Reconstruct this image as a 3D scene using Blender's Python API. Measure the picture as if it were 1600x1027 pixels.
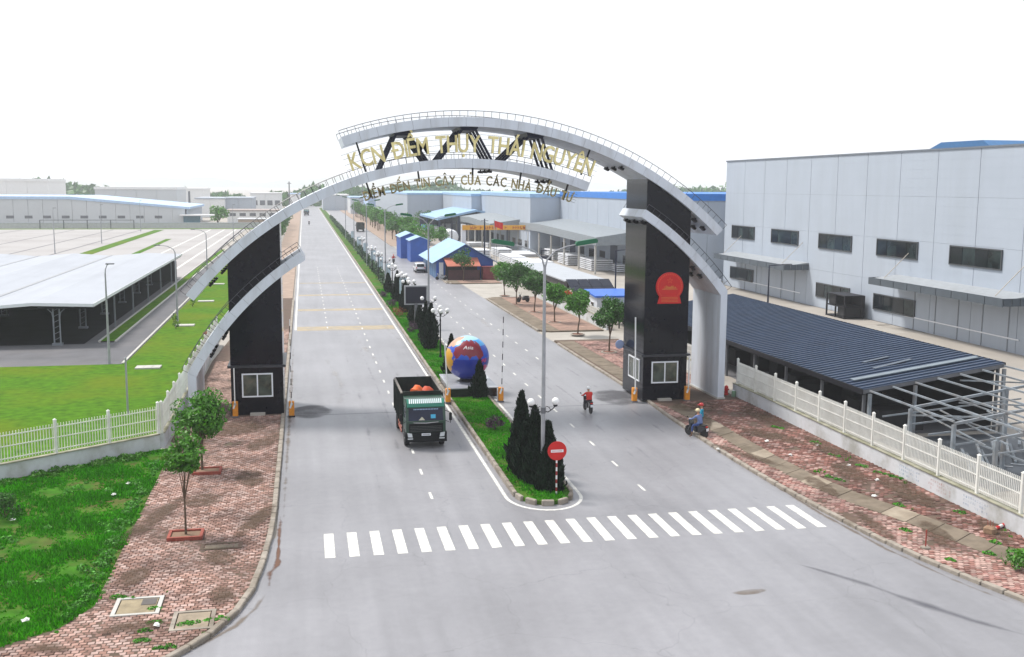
import bpy, bmesh, math, random
import numpy as np
from mathutils import Vector, Matrix
R = math.radians
for o in list(bpy.data.objects): bpy.data.objects.remove(o)
S = bpy.context.scene
COL = S.collection
# ------------------------------------------------------------------ camera
CAM_H, FPX, PITCH, YAW, ROLL = 15.0, 1620.0, R(7.803), R(11.321), R(0.35)
cd = bpy.data.cameras.new('camera'); cam = bpy.data.objects.new('camera', cd); COL.objects.link(cam)
cd.sensor_fit = 'HORIZONTAL'; cd.sensor_width = 36.0; cd.lens = 36.0 * FPX / 1600.0
cd.clip_start = 0.5; cd.clip_end = 12000.0
cam.location = (0, 0, CAM_H)
_f = Vector((math.sin(YAW) * math.cos(PITCH), math.cos(YAW) * math.cos(PITCH), -math.sin(PITCH)))
_r = Vector((math.cos(YAW), -math.sin(YAW), 0)); _u = _r.cross(_f)
_rr = _r * math.cos(ROLL) + _u * math.sin(ROLL); _uu = -_r * math.sin(ROLL) + _u * math.cos(ROLL)
cam.rotation_euler = Matrix((_rr, _uu, -_f)).transposed().to_euler()
S.camera = cam
# ------------------------------------------------------------------ sky, sun, exposure
SUN_EL, SUN_AZ = R(56), R(-52)
W = bpy.data.worlds.new('World'); S.world = W; W.use_nodes = True
wn = W.node_tree.nodes; wl = W.node_tree.links; wn.clear()
sky = wn.new('ShaderNodeTexSky'); sky.sky_type = 'NISHITA'; sky.sun_disc = False
sky.sun_elevation = SUN_EL; sky.sun_rotation = SUN_AZ; sky.dust_density = 6.0; sky.air_density = 1.0
mx = wn.new('ShaderNodeMix'); mx.data_type = 'RGBA'; mx.inputs[0].default_value = 0.82   # a closed, white overcast
bgn = wn.new('ShaderNodeBackground'); bgn.inputs[1].default_value = 0.1
wout = wn.new('ShaderNodeOutputWorld')
mx.inputs[7].default_value = (8.1, 8.45, 8.9, 1)
wl.new(sky.outputs[0], mx.inputs[6]); wl.new(mx.outputs[2], bgn.inputs[0]); wl.new(bgn.outputs[0], wout.inputs[0])
sl = bpy.data.lights.new('sun', 'SUN'); sl.energy = 2.9; sl.angle = R(13); sl.color = (1, 0.96, 0.9)
sun = bpy.data.objects.new('sun', sl); COL.objects.link(sun)
sd = Vector((math.sin(SUN_AZ) * math.cos(SUN_EL), math.cos(SUN_AZ) * math.cos(SUN_EL), math.sin(SUN_EL)))
sun.rotation_euler = sd.to_track_quat('Z', 'Y').to_euler(); sun.location = (0, 0, 60)
vs = S.view_settings; vs.view_transform = 'Standard'; vs.look = 'None'; vs.gamma = 1.0; vs.use_curve_mapping = False
vs.exposure = 0.55
cy = S.cycles; cy.max_bounces = 6; cy.diffuse_bounces = 3; cy.glossy_bounces = 3; cy.transmission_bounces = 4
cy.volume_bounces = 1; cy.transparent_max_bounces = 8; cy.caustics_reflective = False; cy.caustics_refractive = False
cy.use_denoising = True
HAZE = 0.0003

# ------------------------------------------------------------------ survey helpers: a photo pixel to a place on the site
def ray(px, py):
    dx, dy = px - 800, py - 513.5
    ux = dx * math.cos(ROLL) + dy * math.sin(ROLL); uy = -dx * math.sin(ROLL) + dy * math.cos(ROLL)
    return _r * ux + _u * (-uy) + _f * FPX
def G(px, py, z=0.0):
    d = ray(px, py); t = (z - CAM_H) / d.z; return (d.x * t, d.y * t)
def V(px, py, Y):
    d = ray(px, py); t = Y / d.y; return (d.x * t, CAM_H + d.z * t)
def VX(px, py, X):
    d = ray(px, py); t = X / d.x; return (d.y * t, CAM_H + d.z * t)

# ------------------------------------------------------------------ materials
MATS = {}
def M(name, col, rough=0.7, var=0.12, scale=2.0, metal=0.0, bump=0.0, bscale=None, stain=None, stain_scale=0.25, stain_amt=0.5,
      trans=0.0, vcol=False, stretch=None, coat=0.0, island=0.0, spec=0.5, rscale=None):
    if name in MATS: return MATS[name]
    m = bpy.data.materials.new(name); m.use_nodes = True; n = m.node_tree.nodes; l = m.node_tree.links
    p = n['Principled BSDF']; p.inputs['Roughness'].default_value = rough; p.inputs['Metallic'].default_value = metal
    p.inputs['Specular IOR Level'].default_value = spec
    if coat: p.inputs['Coat Weight'].default_value = coat; p.inputs['Coat Roughness'].default_value = 0.08
    geo = n.new('ShaderNodeNewGeometry')
    nz = n.new('ShaderNodeTexNoise'); nz.inputs['Scale'].default_value = scale; nz.inputs['Detail'].default_value = 4.0
    l.new(geo.outputs['Position'], nz.inputs['Vector'])
    mr = n.new('ShaderNodeMapRange'); mr.inputs[1].default_value = 0.28; mr.inputs[2].default_value = 0.72
    mr.inputs[3].default_value = 1 - var; mr.inputs[4].default_value = 1 + var
    l.new(nz.outputs['Fac'], mr.inputs[0])
    mul = n.new('ShaderNodeMix'); mul.data_type = 'RGBA'; mul.blend_type = 'MULTIPLY'; mul.inputs[0].default_value = 1.0
    mul.inputs[6].default_value = (*col, 1); l.new(mr.outputs[0], mul.inputs[7])
    out = mul.outputs[2]
    if vcol:
        at = n.new('ShaderNodeAttribute'); at.attribute_name = 'tint'; l.new(at.outputs['Color'], mul.inputs[6])
    if island:
        mi = n.new('ShaderNodeMapRange'); mi.inputs[3].default_value = 1 - island; mi.inputs[4].default_value = 1 + island
        l.new(geo.outputs['Random Per Island'], mi.inputs[0])
        m2 = n.new('ShaderNodeMix'); m2.data_type = 'RGBA'; m2.blend_type = 'MULTIPLY'; m2.inputs[0].default_value = 1.0
        l.new(out, m2.inputs[6]); l.new(mi.outputs[0], m2.inputs[7]); out = m2.outputs[2]
    if stain:
        n2 = n.new('ShaderNodeTexNoise'); n2.inputs['Scale'].default_value = stain_scale; n2.inputs['Detail'].default_value = 6.0
        n2.inputs['Roughness'].default_value = 0.62
        if stretch:
            vm = n.new('ShaderNodeVectorMath'); vm.operation = 'MULTIPLY'; vm.inputs[1].default_value = stretch
            l.new(geo.outputs['Position'], vm.inputs[0]); l.new(vm.outputs[0], n2.inputs['Vector'])
        else: l.new(geo.outputs['Position'], n2.inputs['Vector'])
        m3 = n.new('ShaderNodeMapRange'); m3.inputs[1].default_value = 0.45; m3.inputs[2].default_value = 0.68; m3.inputs[4].default_value = stain_amt
        l.new(n2.outputs['Fac'], m3.inputs[0])
        mm = n.new('ShaderNodeMix'); mm.data_type = 'RGBA'; mm.inputs[7].default_value = (*stain, 1)
        l.new(m3.outputs[0], mm.inputs[0]); l.new(out, mm.inputs[6]); out = mm.outputs[2]
    l.new(out, p.inputs['Base Color'])
    if bump:
        nb = n.new('ShaderNodeTexNoise'); nb.inputs['Scale'].default_value = bscale or scale * 6; nb.inputs['Detail'].default_value = 5.0
        l.new(geo.outputs['Position'], nb.inputs['Vector'])
        b = n.new('ShaderNodeBump'); b.inputs['Strength'].default_value = bump; b.inputs['Distance'].default_value = 0.03
        l.new(nb.outputs['Fac'], b.inputs['Height']); l.new(b.outputs[0], p.inputs['Normal'])
    if rscale:
        nr = n.new('ShaderNodeTexNoise'); nr.inputs['Scale'].default_value = rscale
        l.new(geo.outputs['Position'], nr.inputs['Vector'])
        mq = n.new('ShaderNodeMapRange'); mq.inputs[3].default_value = max(0.02, rough - 0.15); mq.inputs[4].default_value = rough + 0.2
        l.new(nr.outputs['Fac'], mq.inputs[0]); l.new(mq.outputs[0], p.inputs['Roughness'])
    if trans:
        p.inputs['Transmission Weight'].default_value = 0.0
        tr = n.new('ShaderNodeBsdfTranslucent'); l.new(out, tr.inputs['Color'])
        ms = n.new('ShaderNodeMixShader'); ms.inputs[0].default_value = trans
        l.new(p.outputs[0], ms.inputs[1]); l.new(tr.outputs[0], ms.inputs[2])
        l.new(ms.outputs[0], n['Material Output'].inputs['Surface'])
    MATS[name] = m; return m
def decal(name, col, dens=0.6, scale=1.5, rough=0.8):
    m = bpy.data.materials.new(name); m.use_nodes = True; n = m.node_tree.nodes; l = m.node_tree.links
    p = n['Principled BSDF']; p.inputs['Base Color'].default_value = (*col, 1); p.inputs['Roughness'].default_value = rough
    geo = n.new('ShaderNodeNewGeometry'); nz = n.new('ShaderNodeTexNoise'); nz.inputs['Scale'].default_value = scale; nz.inputs['Detail'].default_value = 7
    l.new(geo.outputs['Position'], nz.inputs['Vector'])
    at = n.new('ShaderNodeAttribute'); at.attribute_name = 'fade'
    ad = n.new('ShaderNodeMath'); ad.operation = 'MULTIPLY_ADD'; ad.inputs[1].default_value = 1.6; ad.inputs[2].default_value = -0.8
    l.new(nz.outputs['Fac'], ad.inputs[0])
    a2 = n.new('ShaderNodeMath'); a2.operation = 'ADD'; l.new(ad.outputs[0], a2.inputs[0]); l.new(at.outputs['Fac'], a2.inputs[1])
    mr = n.new('ShaderNodeMapRange'); mr.inputs[1].default_value = 0.35; mr.inputs[2].default_value = 0.95; mr.inputs[4].default_value = dens
    l.new(a2.outputs[0], mr.inputs[0]); l.new(mr.outputs[0], p.inputs['Alpha'])
    return m
C = lambda h: tuple(((int(h[i:i+2], 16) / 255) ** 2.2) for i in (0, 2, 4))

# ------------------------------------------------------------------ mesh building
class MB:
    def __init__(s): s.v = []; s.f = []; s.m = []
    def add(s, vs, fs, mi=0):
        b = len(s.v); s.v += [tuple(x) for x in vs]; s.f += [tuple(b + i for i in f) for f in fs]; s.m += [mi] * len(fs); return s
    def box(s, x0, x1, y0, y1, z0, z1, mi=0):
        return s.add([(x0,y0,z0),(x1,y0,z0),(x1,y1,z0),(x0,y1,z0),(x0,y0,z1),(x1,y0,z1),(x1,y1,z1),(x0,y1,z1)],
                     [(0,3,2,1),(4,5,6,7),(0,1,5,4),(1,2,6,5),(2,3,7,6),(3,0,4,7)], mi)
    def cbox(s, c, d, mi=0, bev=0.0):
        x, y, z = c; a, b, h = d[0] / 2, d[1] / 2, d[2] / 2
        if not bev: return s.box(x - a, x + a, y - b, y + b, z - h, z + h, mi)
        k = bev
        pr = [(-a + k, -b), (a - k, -b), (a, -b + k), (a, b - k), (a - k, b), (-a + k, b), (-a, b - k), (-a, -b + k)]
        rings = [(0.0, -h, k), (0, -h + k, 0), (0, h - k, 0), (0, h, k)]
        vs = []
        for _, zz, ins in rings:
            fx, fy = (a - ins) / a, (b - ins) / b
            vs += [(x + p * fx, y + q * fy, z + zz) for p, q in pr]
        fs = [tuple(range(7, -1, -1)), tuple(range(24, 32))]
        for r in range(3):
            for i in range(8): fs.append((r*8+i, r*8+(i+1) % 8, r*8+8+(i+1) % 8, r*8+8+i))
        return s.add(vs, fs, mi)
    def bar(s, p, q, w, h=None, mi=0, up=(0, 0, 1)):
        p, q = Vector(p), Vector(q); h = h or w; d = (q - p).normalized(); u = Vector(up)
        if abs(d.dot(u)) > 0.98: u = Vector((1, 0, 0))
        r = d.cross(u).normalized(); u = r.cross(d); r *= w / 2; u *= h / 2
        return s.add([p-r-u, p+r-u, p+r+u, p-r+u, q-r-u, q+r-u, q+r+u, q-r+u],
                     [(0,1,2,3),(7,6,5,4),(0,4,5,1),(1,5,6,2),(2,6,7,3),(3,7,4,0)], mi)
    def path(s, pts, rad, n=8, mi=0, caps=True):
        pts = [Vector(p) for p in pts]; rad = rad if isinstance(rad, (list, tuple)) else [rad] * len(pts)
        b = len(s.v); u = None
        for i, p in enumerate(pts):
            d = (pts[min(i + 1, len(pts) - 1)] - pts[max(i - 1, 0)]).normalized()
            if u is None: u = d.orthogonal().normalized()
            else: u = (u - d * u.dot(d)).normalized()
            w = d.cross(u)
            for k in range(n):
                a = 2 * math.pi * k / n; s.v.append(tuple(p + (u * math.cos(a) + w * math.sin(a)) * rad[i]))
        for i in range(len(pts) - 1):
            for k in range(n):
                s.f.append((b+i*n+k, b+i*n+(k+1) % n, b+i*n+n+(k+1) % n, b+i*n+n+k)); s.m.append(mi)
        if caps:
            s.f.append(tuple(b + k for k in range(n - 1, -1, -1))); s.m.append(mi)
            e = b + (len(pts) - 1) * n; s.f.append(tuple(e + k for k in range(n))); s.m.append(mi)
        return s
    def tube(s, p, q, r0, r1=None, n=8, mi=0): return s.path([p, q], [r0, r0 if r1 is None else r1], n, mi)
    def lathe(s, prof, c=(0, 0, 0), n=16, mi=0, axis='Z'):
        b = len(s.v)
        for r, z in prof:
            for k in range(n):
                a = 2 * math.pi * k / n; x, y = r * math.cos(a), r * math.sin(a)
                p = (x, y, z) if axis == 'Z' else ((z, x, y) if axis == 'X' else (y, z, x))
                s.v.append((c[0] + p[0], c[1] + p[1], c[2] + p[2]))
        for i in range(len(prof) - 1):
            for k in range(n): s.f.append((b+i*n+k, b+i*n+(k+1) % n, b+i*n+n+(k+1) % n, b+i*n+n+k)); s.m.append(mi)
        s.f.append(tuple(b + k for k in range(n - 1, -1, -1))); s.m.append(mi)
        e = b + (len(prof) - 1) * n; s.f.append(tuple(e + k for k in range(n))); s.m.append(mi)
        return s
    def sphere(s, c, r, nu=16, nv=10, mi=0, sc=(1, 1, 1)):
        prof = [(max(1e-4, r * math.sin(math.pi * i / nv)), -r * math.cos(math.pi * i / nv)) for i in range(nv + 1)]
        b = len(s.v); s.lathe(prof, (0, 0, 0), nu, mi)
        for i in range(b, len(s.v)):
            x, y, z = s.v[i]; s.v[i] = (c[0] + x * sc[0], c[1] + y * sc[1], c[2] + z * sc[2])
        return s
    def prism(s, poly, z0, z1, mi=0):
        n = len(poly)
        ar = sum(poly[i][0] * poly[(i+1) % n][1] - poly[(i+1) % n][0] * poly[i][1] for i in range(n))
        if ar < 0: poly = poly[::-1]
        return s.add([(x, y, z0) for x, y in poly] + [(x, y, z1) for x, y in poly],
                     [tuple(range(n - 1, -1, -1)), tuple(range(n, 2 * n))] + [(i, (i+1) % n, n + (i+1) % n, n + i) for i in range(n)], mi)
    def exy(s, poly, y0, y1, mi=0):      # an outline in X-Z pushed along Y
        n = len(poly)
        ar = sum(poly[i][0] * poly[(i+1) % n][1] - poly[(i+1) % n][0] * poly[i][1] for i in range(n))
        if ar < 0: poly = poly[::-1]
        return s.add([(x, y0, z) for x, z in poly] + [(x, y1, z) for x, z in poly],
                     [tuple(range(n)), tuple(range(2 * n - 1, n - 1, -1))] + [(i, n + i, n + (i+1) % n, (i+1) % n) for i in range(n)], mi)
    def exx(s, poly, x0, x1, mi=0):      # an outline in Y-Z pushed along X
        n = len(poly)
        ar = sum(poly[i][0] * poly[(i+1) % n][1] - poly[(i+1) % n][0] * poly[i][1] for i in range(n))
        if ar < 0: poly = poly[::-1]
        return s.add([(x0, y, z) for y, z in poly] + [(x1, y, z) for y, z in poly],
                     [tuple(range(n - 1, -1, -1)), tuple(range(n, 2 * n))] + [(i, (i+1) % n, n + (i+1) % n, n + i) for i in range(n)], mi)
    def sheet(s, poly, z, mi=0): return s.add([(x, y, z) for x, y in poly], [tuple(range(len(poly)))], mi)
    def mesh(s, name, mats, smooth=False):
        me = bpy.data.meshes.new(name); me.from_pydata(s.v, [], s.f)
        for m in (mats if isinstance(mats, (list, tuple)) else [mats]): me.materials.append(m)
        if any(s.m): me.polygons.foreach_set('material_index', s.m)
        if smooth: me.polygons.foreach_set('use_smooth', [True] * len(s.f)); 
        me.update(); return me
    def build(s, name, mats, parent=None, smooth=False, kind=None):
        me = s.mesh(name, mats, smooth)
        if smooth:
            try: me.set_sharp_from_angle(angle=R(40))
            except Exception: pass
        return obj(name, me, parent, kind)
def obj(name, me, parent=None, kind=None):
    o = bpy.data.objects.new(name, me); COL.objects.link(o)
    if parent: o.parent = parent
    if kind: o['kind'] = kind
    return o
def tag(o, label, cat, group=None):
    o['label'] = label; o['category'] = cat
    if group: o['group'] = group
    return o
def thing(name, label, cat, loc=(0, 0, 0), rz=0.0, group=None):
    o = bpy.data.objects.new(name, None); COL.objects.link(o); o.location = loc; o.rotation_euler = (0, 0, rz); o.empty_display_size = 0.2
    return tag(o, label, cat, group)
def kids(o): return [c for c in KID.get(o.name, [])]
def dup(root, loc, rz=None, label=None, group=None, scale=None):
    def cp(o, par):
        c = o.copy(); COL.objects.link(c)
        if par: c.parent = par
        for k in o.children: cp(k, c)
        return c
    r = cp(root, None); r.location = loc
    if rz is not None: r.rotation_euler = (0, 0, rz)
    if scale: r.scale = (scale,) * 3 if not isinstance(scale, tuple) else scale
    if label: r['label'] = label
    if group: r['group'] = group
    return r
def fastmesh(name, verts, faces_n, mats, tint=None, smooth=False):
    """verts (N,k,3): N faces of k corners each, unshared."""
    N, k = verts.shape[:2]
    me = bpy.data.meshes.new(name); me.vertices.add(N * k); me.loops.add(N * k); me.polygons.add(N)
    me.vertices.foreach_set('co', verts.reshape(-1).astype(np.float32))
    me.loops.foreach_set('vertex_index', np.arange(N * k, dtype=np.int32))
    me.polygons.foreach_set('loop_start', np.arange(0, N * k, k, dtype=np.int32))
    me.materials.append(mats)
    me.update(calc_edges=True)
    if tint is not None:
        a = me.attributes.new('tint', 'FLOAT_COLOR', 'POINT')
        a.data.foreach_set('color', np.repeat(np.c_[tint, np.ones(N)], k, axis=0).astype(np.float32).reshape(-1))
    return me
ORD = 'first second third fourth fifth sixth seventh eighth ninth tenth eleventh twelfth thirteenth fourteenth fifteenth sixteenth seventeenth eighteenth nineteenth twentieth'.split()
def ordn(i):
    if i < 20: return ORD[i]
    t = {2: 'twenty', 3: 'thirty', 4: 'forty', 5: 'fifty'}[(i + 1) // 10]; u = (i + 1) % 10
    return (t[:-1] + 'ieth') if u == 0 else t + '-' + ORD[u - 1]

# ------------------------------------------------------------------ common materials
def asphalt():
    m = bpy.data.materials.new('asphalt'); m.use_nodes = True; n = m.node_tree.nodes; l = m.node_tree.links
    p = n['Principled BSDF']; p.inputs['Roughness'].default_value = 0.44; p.inputs['Specular IOR Level'].default_value = 0.6
    geo = n.new('ShaderNodeNewGeometry')
    def noise(sc, det, vec=None, rough=.55):
        t = n.new('ShaderNodeTexNoise'); t.inputs['Scale'].default_value = sc; t.inputs['Detail'].default_value = det; t.inputs['Roughness'].default_value = rough
        if vec:
            v = n.new('ShaderNodeVectorMath'); v.operation = 'MULTIPLY'; v.inputs[1].default_value = vec
            l.new(geo.outputs['Position'], v.inputs[0]); l.new(v.outputs[0], t.inputs['Vector'])
        else: l.new(geo.outputs['Position'], t.inputs['Vector'])
        return t.outputs['Fac']
    def rng(x, a, b, c, d):
        r = n.new('ShaderNodeMapRange'); r.inputs[1].default_value = a; r.inputs[2].default_value = b; r.inputs[3].default_value = c; r.inputs[4].default_value = d; l.new(x, r.inputs[0]); return r.outputs[0]
    def mul(a, b):
        r = n.new('ShaderNodeMath'); r.operation = 'MULTIPLY'; l.new(a, r.inputs[0]); l.new(b, r.inputs[1]); return r.outputs[0]
    f = mul(rng(noise(.11, 5), .3, .7, .84, 1.14), rng(noise(1.0, 4, (1.1, .05, 1)), .3, .7, .90, 1.08))       # broad patches, wheel-track streaks
    f = mul(f, rng(noise(2.3, 6, None, .7), .3, .7, .93, 1.06)); f = mul(f, rng(noise(38, 2), .3, .7, .86, 1.14))                            # dust, aggregate
    vor = n.new('ShaderNodeTexVoronoi'); vor.feature = 'DISTANCE_TO_EDGE'; vor.inputs['Scale'].default_value = .16
    wv = n.new('ShaderNodeVectorMath'); wv.operation = 'ADD'; nv = n.new('ShaderNodeTexNoise'); nv.inputs['Scale'].default_value = .9; nv.inputs['Detail'].default_value = 5
    l.new(geo.outputs['Position'], nv.inputs['Vector']); l.new(geo.outputs['Position'], wv.inputs[0]); l.new(nv.outputs['Color'], wv.inputs[1]); l.new(wv.outputs[0], vor.inputs['Vector'])
    f = mul(f, rng(vor.outputs['Distance'], .0, .0035, .78, 1.0))                                                  # hairline cracks
    cm = n.new('ShaderNodeMix'); cm.data_type = 'RGBA'; cm.blend_type = 'MULTIPLY'; cm.inputs[0].default_value = 1; cm.inputs[6].default_value = (0.232, 0.230, 0.246, 1); l.new(f, cm.inputs[7])
    l.new(cm.outputs[2], p.inputs['Base Color'])
    b = n.new('ShaderNodeBump'); b.inputs['Strength'].default_value = .3; b.inputs['Distance'].default_value = .02; l.new(noise(30, 3), b.inputs['Height']); l.new(b.outputs[0], p.inputs['Normal'])
    return m
ASPH = asphalt()
ASPH2 = M('yard_asphalt', (0.10, 0.10, 0.11), 0.88, 0.14, 0.5, bump=0.2, bscale=14, stain=(0.16, 0.15, 0.15), stain_scale=0.15)
CONC = M('concrete', (0.37, 0.345, 0.31), 0.85, 0.12, 0.7, bump=0.2, stain=(0.25, 0.225, 0.19), stain_scale=0.12, stain_amt=0.6)
YARD = M('yard_concrete', (0.33, 0.30, 0.265), 0.85, 0.08, 0.3, stain=(0.27, 0.245, 0.22), stain_scale=0.07, stain_amt=0.7)
EARTH = M('bare_earth', (0.20, 0.125, 0.08), 0.95, 0.25, 1.2, bump=0.4)
PAINT = M('road_paint', (0.66, 0.65, 0.61), 0.7, 0.08, 6.0, stain=(0.34, 0.335, 0.33), stain_scale=3.2, stain_amt=0.75)
WEED = M('weed_leaf', (0.055, 0.25, 0.006), 0.6, 0.3, 1.2, trans=.2, island=.55)
YPAINT = M('rumble_paint', (0.34, 0.28, 0.19), 0.8, 0.12, 1.5, stain=(0.24, 0.23, 0.22), stain_scale=0.6, stain_amt=0.7)
KERB = M('kerb_concrete', (0.29, 0.255, 0.215), 0.9, 0.22, 2.5, bump=0.4, stain=(0.12, 0.095, 0.065), stain_scale=0.7, stain_amt=0.7)
SLAB = M('grey_slab', (0.17, 0.135, 0.098), 0.92, 0.2, 2.2, bump=0.35, stain=(0.085, 0.066, 0.04), stain_scale=0.6, stain_amt=0.75)
SLAB2 = M('pale_slab', (0.30, 0.25, 0.19), 0.9, 0.15, 2.2, bump=0.3, stain=(0.17, 0.13, 0.09), stain_scale=1.0, stain_amt=0.6)
BRICKP = M('red_paver', (0.3, 0.17, 0.15), 0.88, 0.16, 5.0, vcol=True, bump=0.2, bscale=30)
JOINT = M('paver_bed', (0.10, 0.062, 0.045), 0.95, 0.25, 2.0, stain=(0.06, 0.06, 0.03), stain_scale=0.5)
WHITEW = M('white_render', (0.56, 0.575, 0.60), 0.8, 0.06, 0.8, stain=(0.27, 0.26, 0.22), stain_scale=0.55, stain_amt=0.75)
WHITEP = M('white_enamel', (0.74, 0.74, 0.70), 0.55, 0.05, 3.0, stain=(0.42, 0.40, 0.35), stain_scale=1.1, stain_amt=0.3)
ALU = M('silver_cladding', (0.60, 0.645, 0.72), 0.4, 0.05, 0.5, spec=0.4, stain=(0.42, 0.43, 0.45), stain_scale=1.1, stain_amt=0.55, rscale=1.5, stretch=(1, 1, .18), island=.04)
GRAN = M('black_granite', (0.003, 0.0035, 0.008), 0.1, 0.1, 2.0, island=0.5, spec=0.2)
BLACKM = M('black_steel', (0.008, 0.008, 0.012), 0.5, 0.15, 3.0, spec=.25)
NAVY = M('navy_steel', (0.010, 0.013, 0.035), 0.45, 0.15, 3.0, spec=.25)
GALV = M('galvanised_steel', (0.33, 0.34, 0.36), 0.45, 0.12, 2.0, metal=0.35)
GREYM = M('grey_steel', (0.13, 0.135, 0.15), 0.45, 0.1, 2.0, metal=0.2)
FRAMEW = M('white_frame', (0.74, 0.76, 0.80), 0.4, 0.03, 3.0)
GLASSD = M('dark_glass', (0.006, 0.010, 0.014), 0.08, 0.35, 0.8, spec=0.22)
GOLD = M('gold_letter', (0.70, 0.61, 0.30), 0.3, 0.25, 2.5, metal=0.6, stain=(.40, .33, .13), stain_scale=1.3, stain_amt=.7)
ORANGE = M('barrier_orange', (0.70, 0.26, 0.012), 0.45, 0.10, 4.0, stain=(0.35, 0.12, 0.02), stain_scale=1.5, stain_amt=0.5)
REDP = M('red_paint', (0.52, 0.004, 0.003), 0.45, 0.08, 3.0)
RUBBER = M('rubber', (0.012, 0.012, 0.013), 0.8, 0.2, 5.0)
BARK = M('bark', (0.11, 0.075, 0.05), 0.95, 0.25, 8.0, bump=0.5, bscale=30)
LEAF = M('leaf', (0.034, 0.125, 0.010), 0.55, 0.25, 1.6, trans=0.22, island=0.5)
LEAFL = M('leaf_light', (0.06, 0.21, 0.008), 0.55, 0.25, 1.6, trans=0.25, island=0.45)
CONIF = M('conifer_leaf', (0.006, 0.018, 0.007), 0.75, 0.3, 2.0, island=0.5, spec=0.2)
GRASS = M('grass_blade', (0.048, 0.28, 0.002), 0.7, 0.3, 0.5, trans=0.15, island=0.5, spec=0.15)
GRASSG = M('grass_ground', (0.035, 0.125, 0.006), 0.9, 0.4, 1.6, bump=0.6, bscale=9, stain=(0.12, 0.085, 0.035), stain_scale=0.45, stain_amt=0.9, spec=0.1)
LAWN = M('mown_lawn', (0.055, 0.145, 0.001), 0.9, 0.34, 1.6, bump=0.8, bscale=7, stain=(0.115, 0.15, 0.003), stain_scale=0.1, stain_amt=0.8, spec=0.1)
PLASTICW = M('globe_glass', (0.78, 0.78, 0.78), 0.25, 0.02, 3.0)
BLUEP = M('blue_sheet', (0.008, 0.075, 0.36), 0.5, 0.12, 1.0)
SKYB = M('pale_blue_roof', (0.24, 0.40, 0.60), 0.5, 0.10, 0.8, stain=(0.33, 0.43, 0.52), stain_scale=0.5)
SKIN = M('skin', (0.42, 0.22, 0.14), 0.6, 0.08, 10)
# ================================================================== THE SETTING
NEAR_Z = 0.15
MED0, MED1 = 9.72, 12.72          # median kerb faces
MB().sheet([(-5100, -290), (5100, -290), (5100, 6900), (-5100, 6900)], -0.05).build('ground', YARD, kind='structure')
road = MB().sheet([(-120, -60), (160, -60), (160, 34), (23.6, 48), (23.6, 900), (-1.45, 900), (-1.45, 44), (-9.5, 34), (-120, 34)], 0.0).build('road', ASPH, kind='structure')
# crossing, edge lines, lane dashes, rumble strips
for i in range(23):
    x = 0.55 + i * 0.985
    MB().sheet([(x, 41.1), (x + 0.42, 41.1), (x + 0.42, 44.1 + i * 0.012), (x, 44.1 + i * 0.012)], 0.006).build('crossing_stripe', PAINT, road)
def strip(pts, w, z, name, mat):
    P = [Vector((x, y)) for x, y in pts]; L = []; Rr = []
    for i, p in enumerate(P):
        d = (P[min(i + 1, len(P) - 1)] - P[max(i - 1, 0)]).normalized(); nrm = Vector((-d.y, d.x)) * w / 2
        L.append(p + nrm); Rr.append(p - nrm)
    b = MB(); n = len(P)
    b.add([(p.x, p.y, z) for p in L] + [(p.x, p.y, z) for p in Rr], [(i, n + i, n + i + 1, i + 1) for i in range(n - 1)])
    return b.build(name, mat, road)
nose = [(MED0 - 0.35, 700), (MED0 - 0.35, 50.2)]
for k in range(0, 17):
    a = math.pi + math.pi * k / 16; nose.append((11.2 + 1.84 * math.cos(a), 48.0 + 2.35 * math.sin(a)))
nose += [(13.06, 50.2), (13.06, 700)]
strip(nose, 0.17, 0.006, 'edge_line', PAINT)
strip([(-1.12, 109.5), (-1.08, 700)], 0.2, 0.006, 'edge_line', PAINT)
dm = MB().box(-0.065, 0.065, -0.55, 0.55, 0, 0.004).mesh('lane_dash', PAINT)
def dashes(x, ys):
    for y in ys:
        o = obj('lane_dash', dm, road); o.location = (x, y, 0.003)
dashes(5.8, [48.9 + 4.35 * i for i in range(34)]); dashes(2.2, [111 + 4.35 * i for i in range(20)])
dashes(16.4, [48.4 + 4.62 * i for i in range(32)]); dashes(19.9, [88 + 4.62 * i for i in range(24)])
for y0, y1 in ((108.8, 112.0), (126.2, 128.2), (143.8, 145.4), (162, 163.2)):
    MB().sheet([(-0.95, y0), (9.2, y0), (9.2, y1), (-0.95, y1)], 0.003).build('rumble_strip', YPAINT, road)
MB().sheet([(-1.4, 68.05), (9.6, 68.1), (9.6, 68.16), (-1.4, 68.12)], 0.004).sheet([(12.8, 68.1), (23.5, 68.0), (23.5, 68.06), (12.8, 68.16)], 0.004).build('expansion_joint', BLACKM, road)
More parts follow.
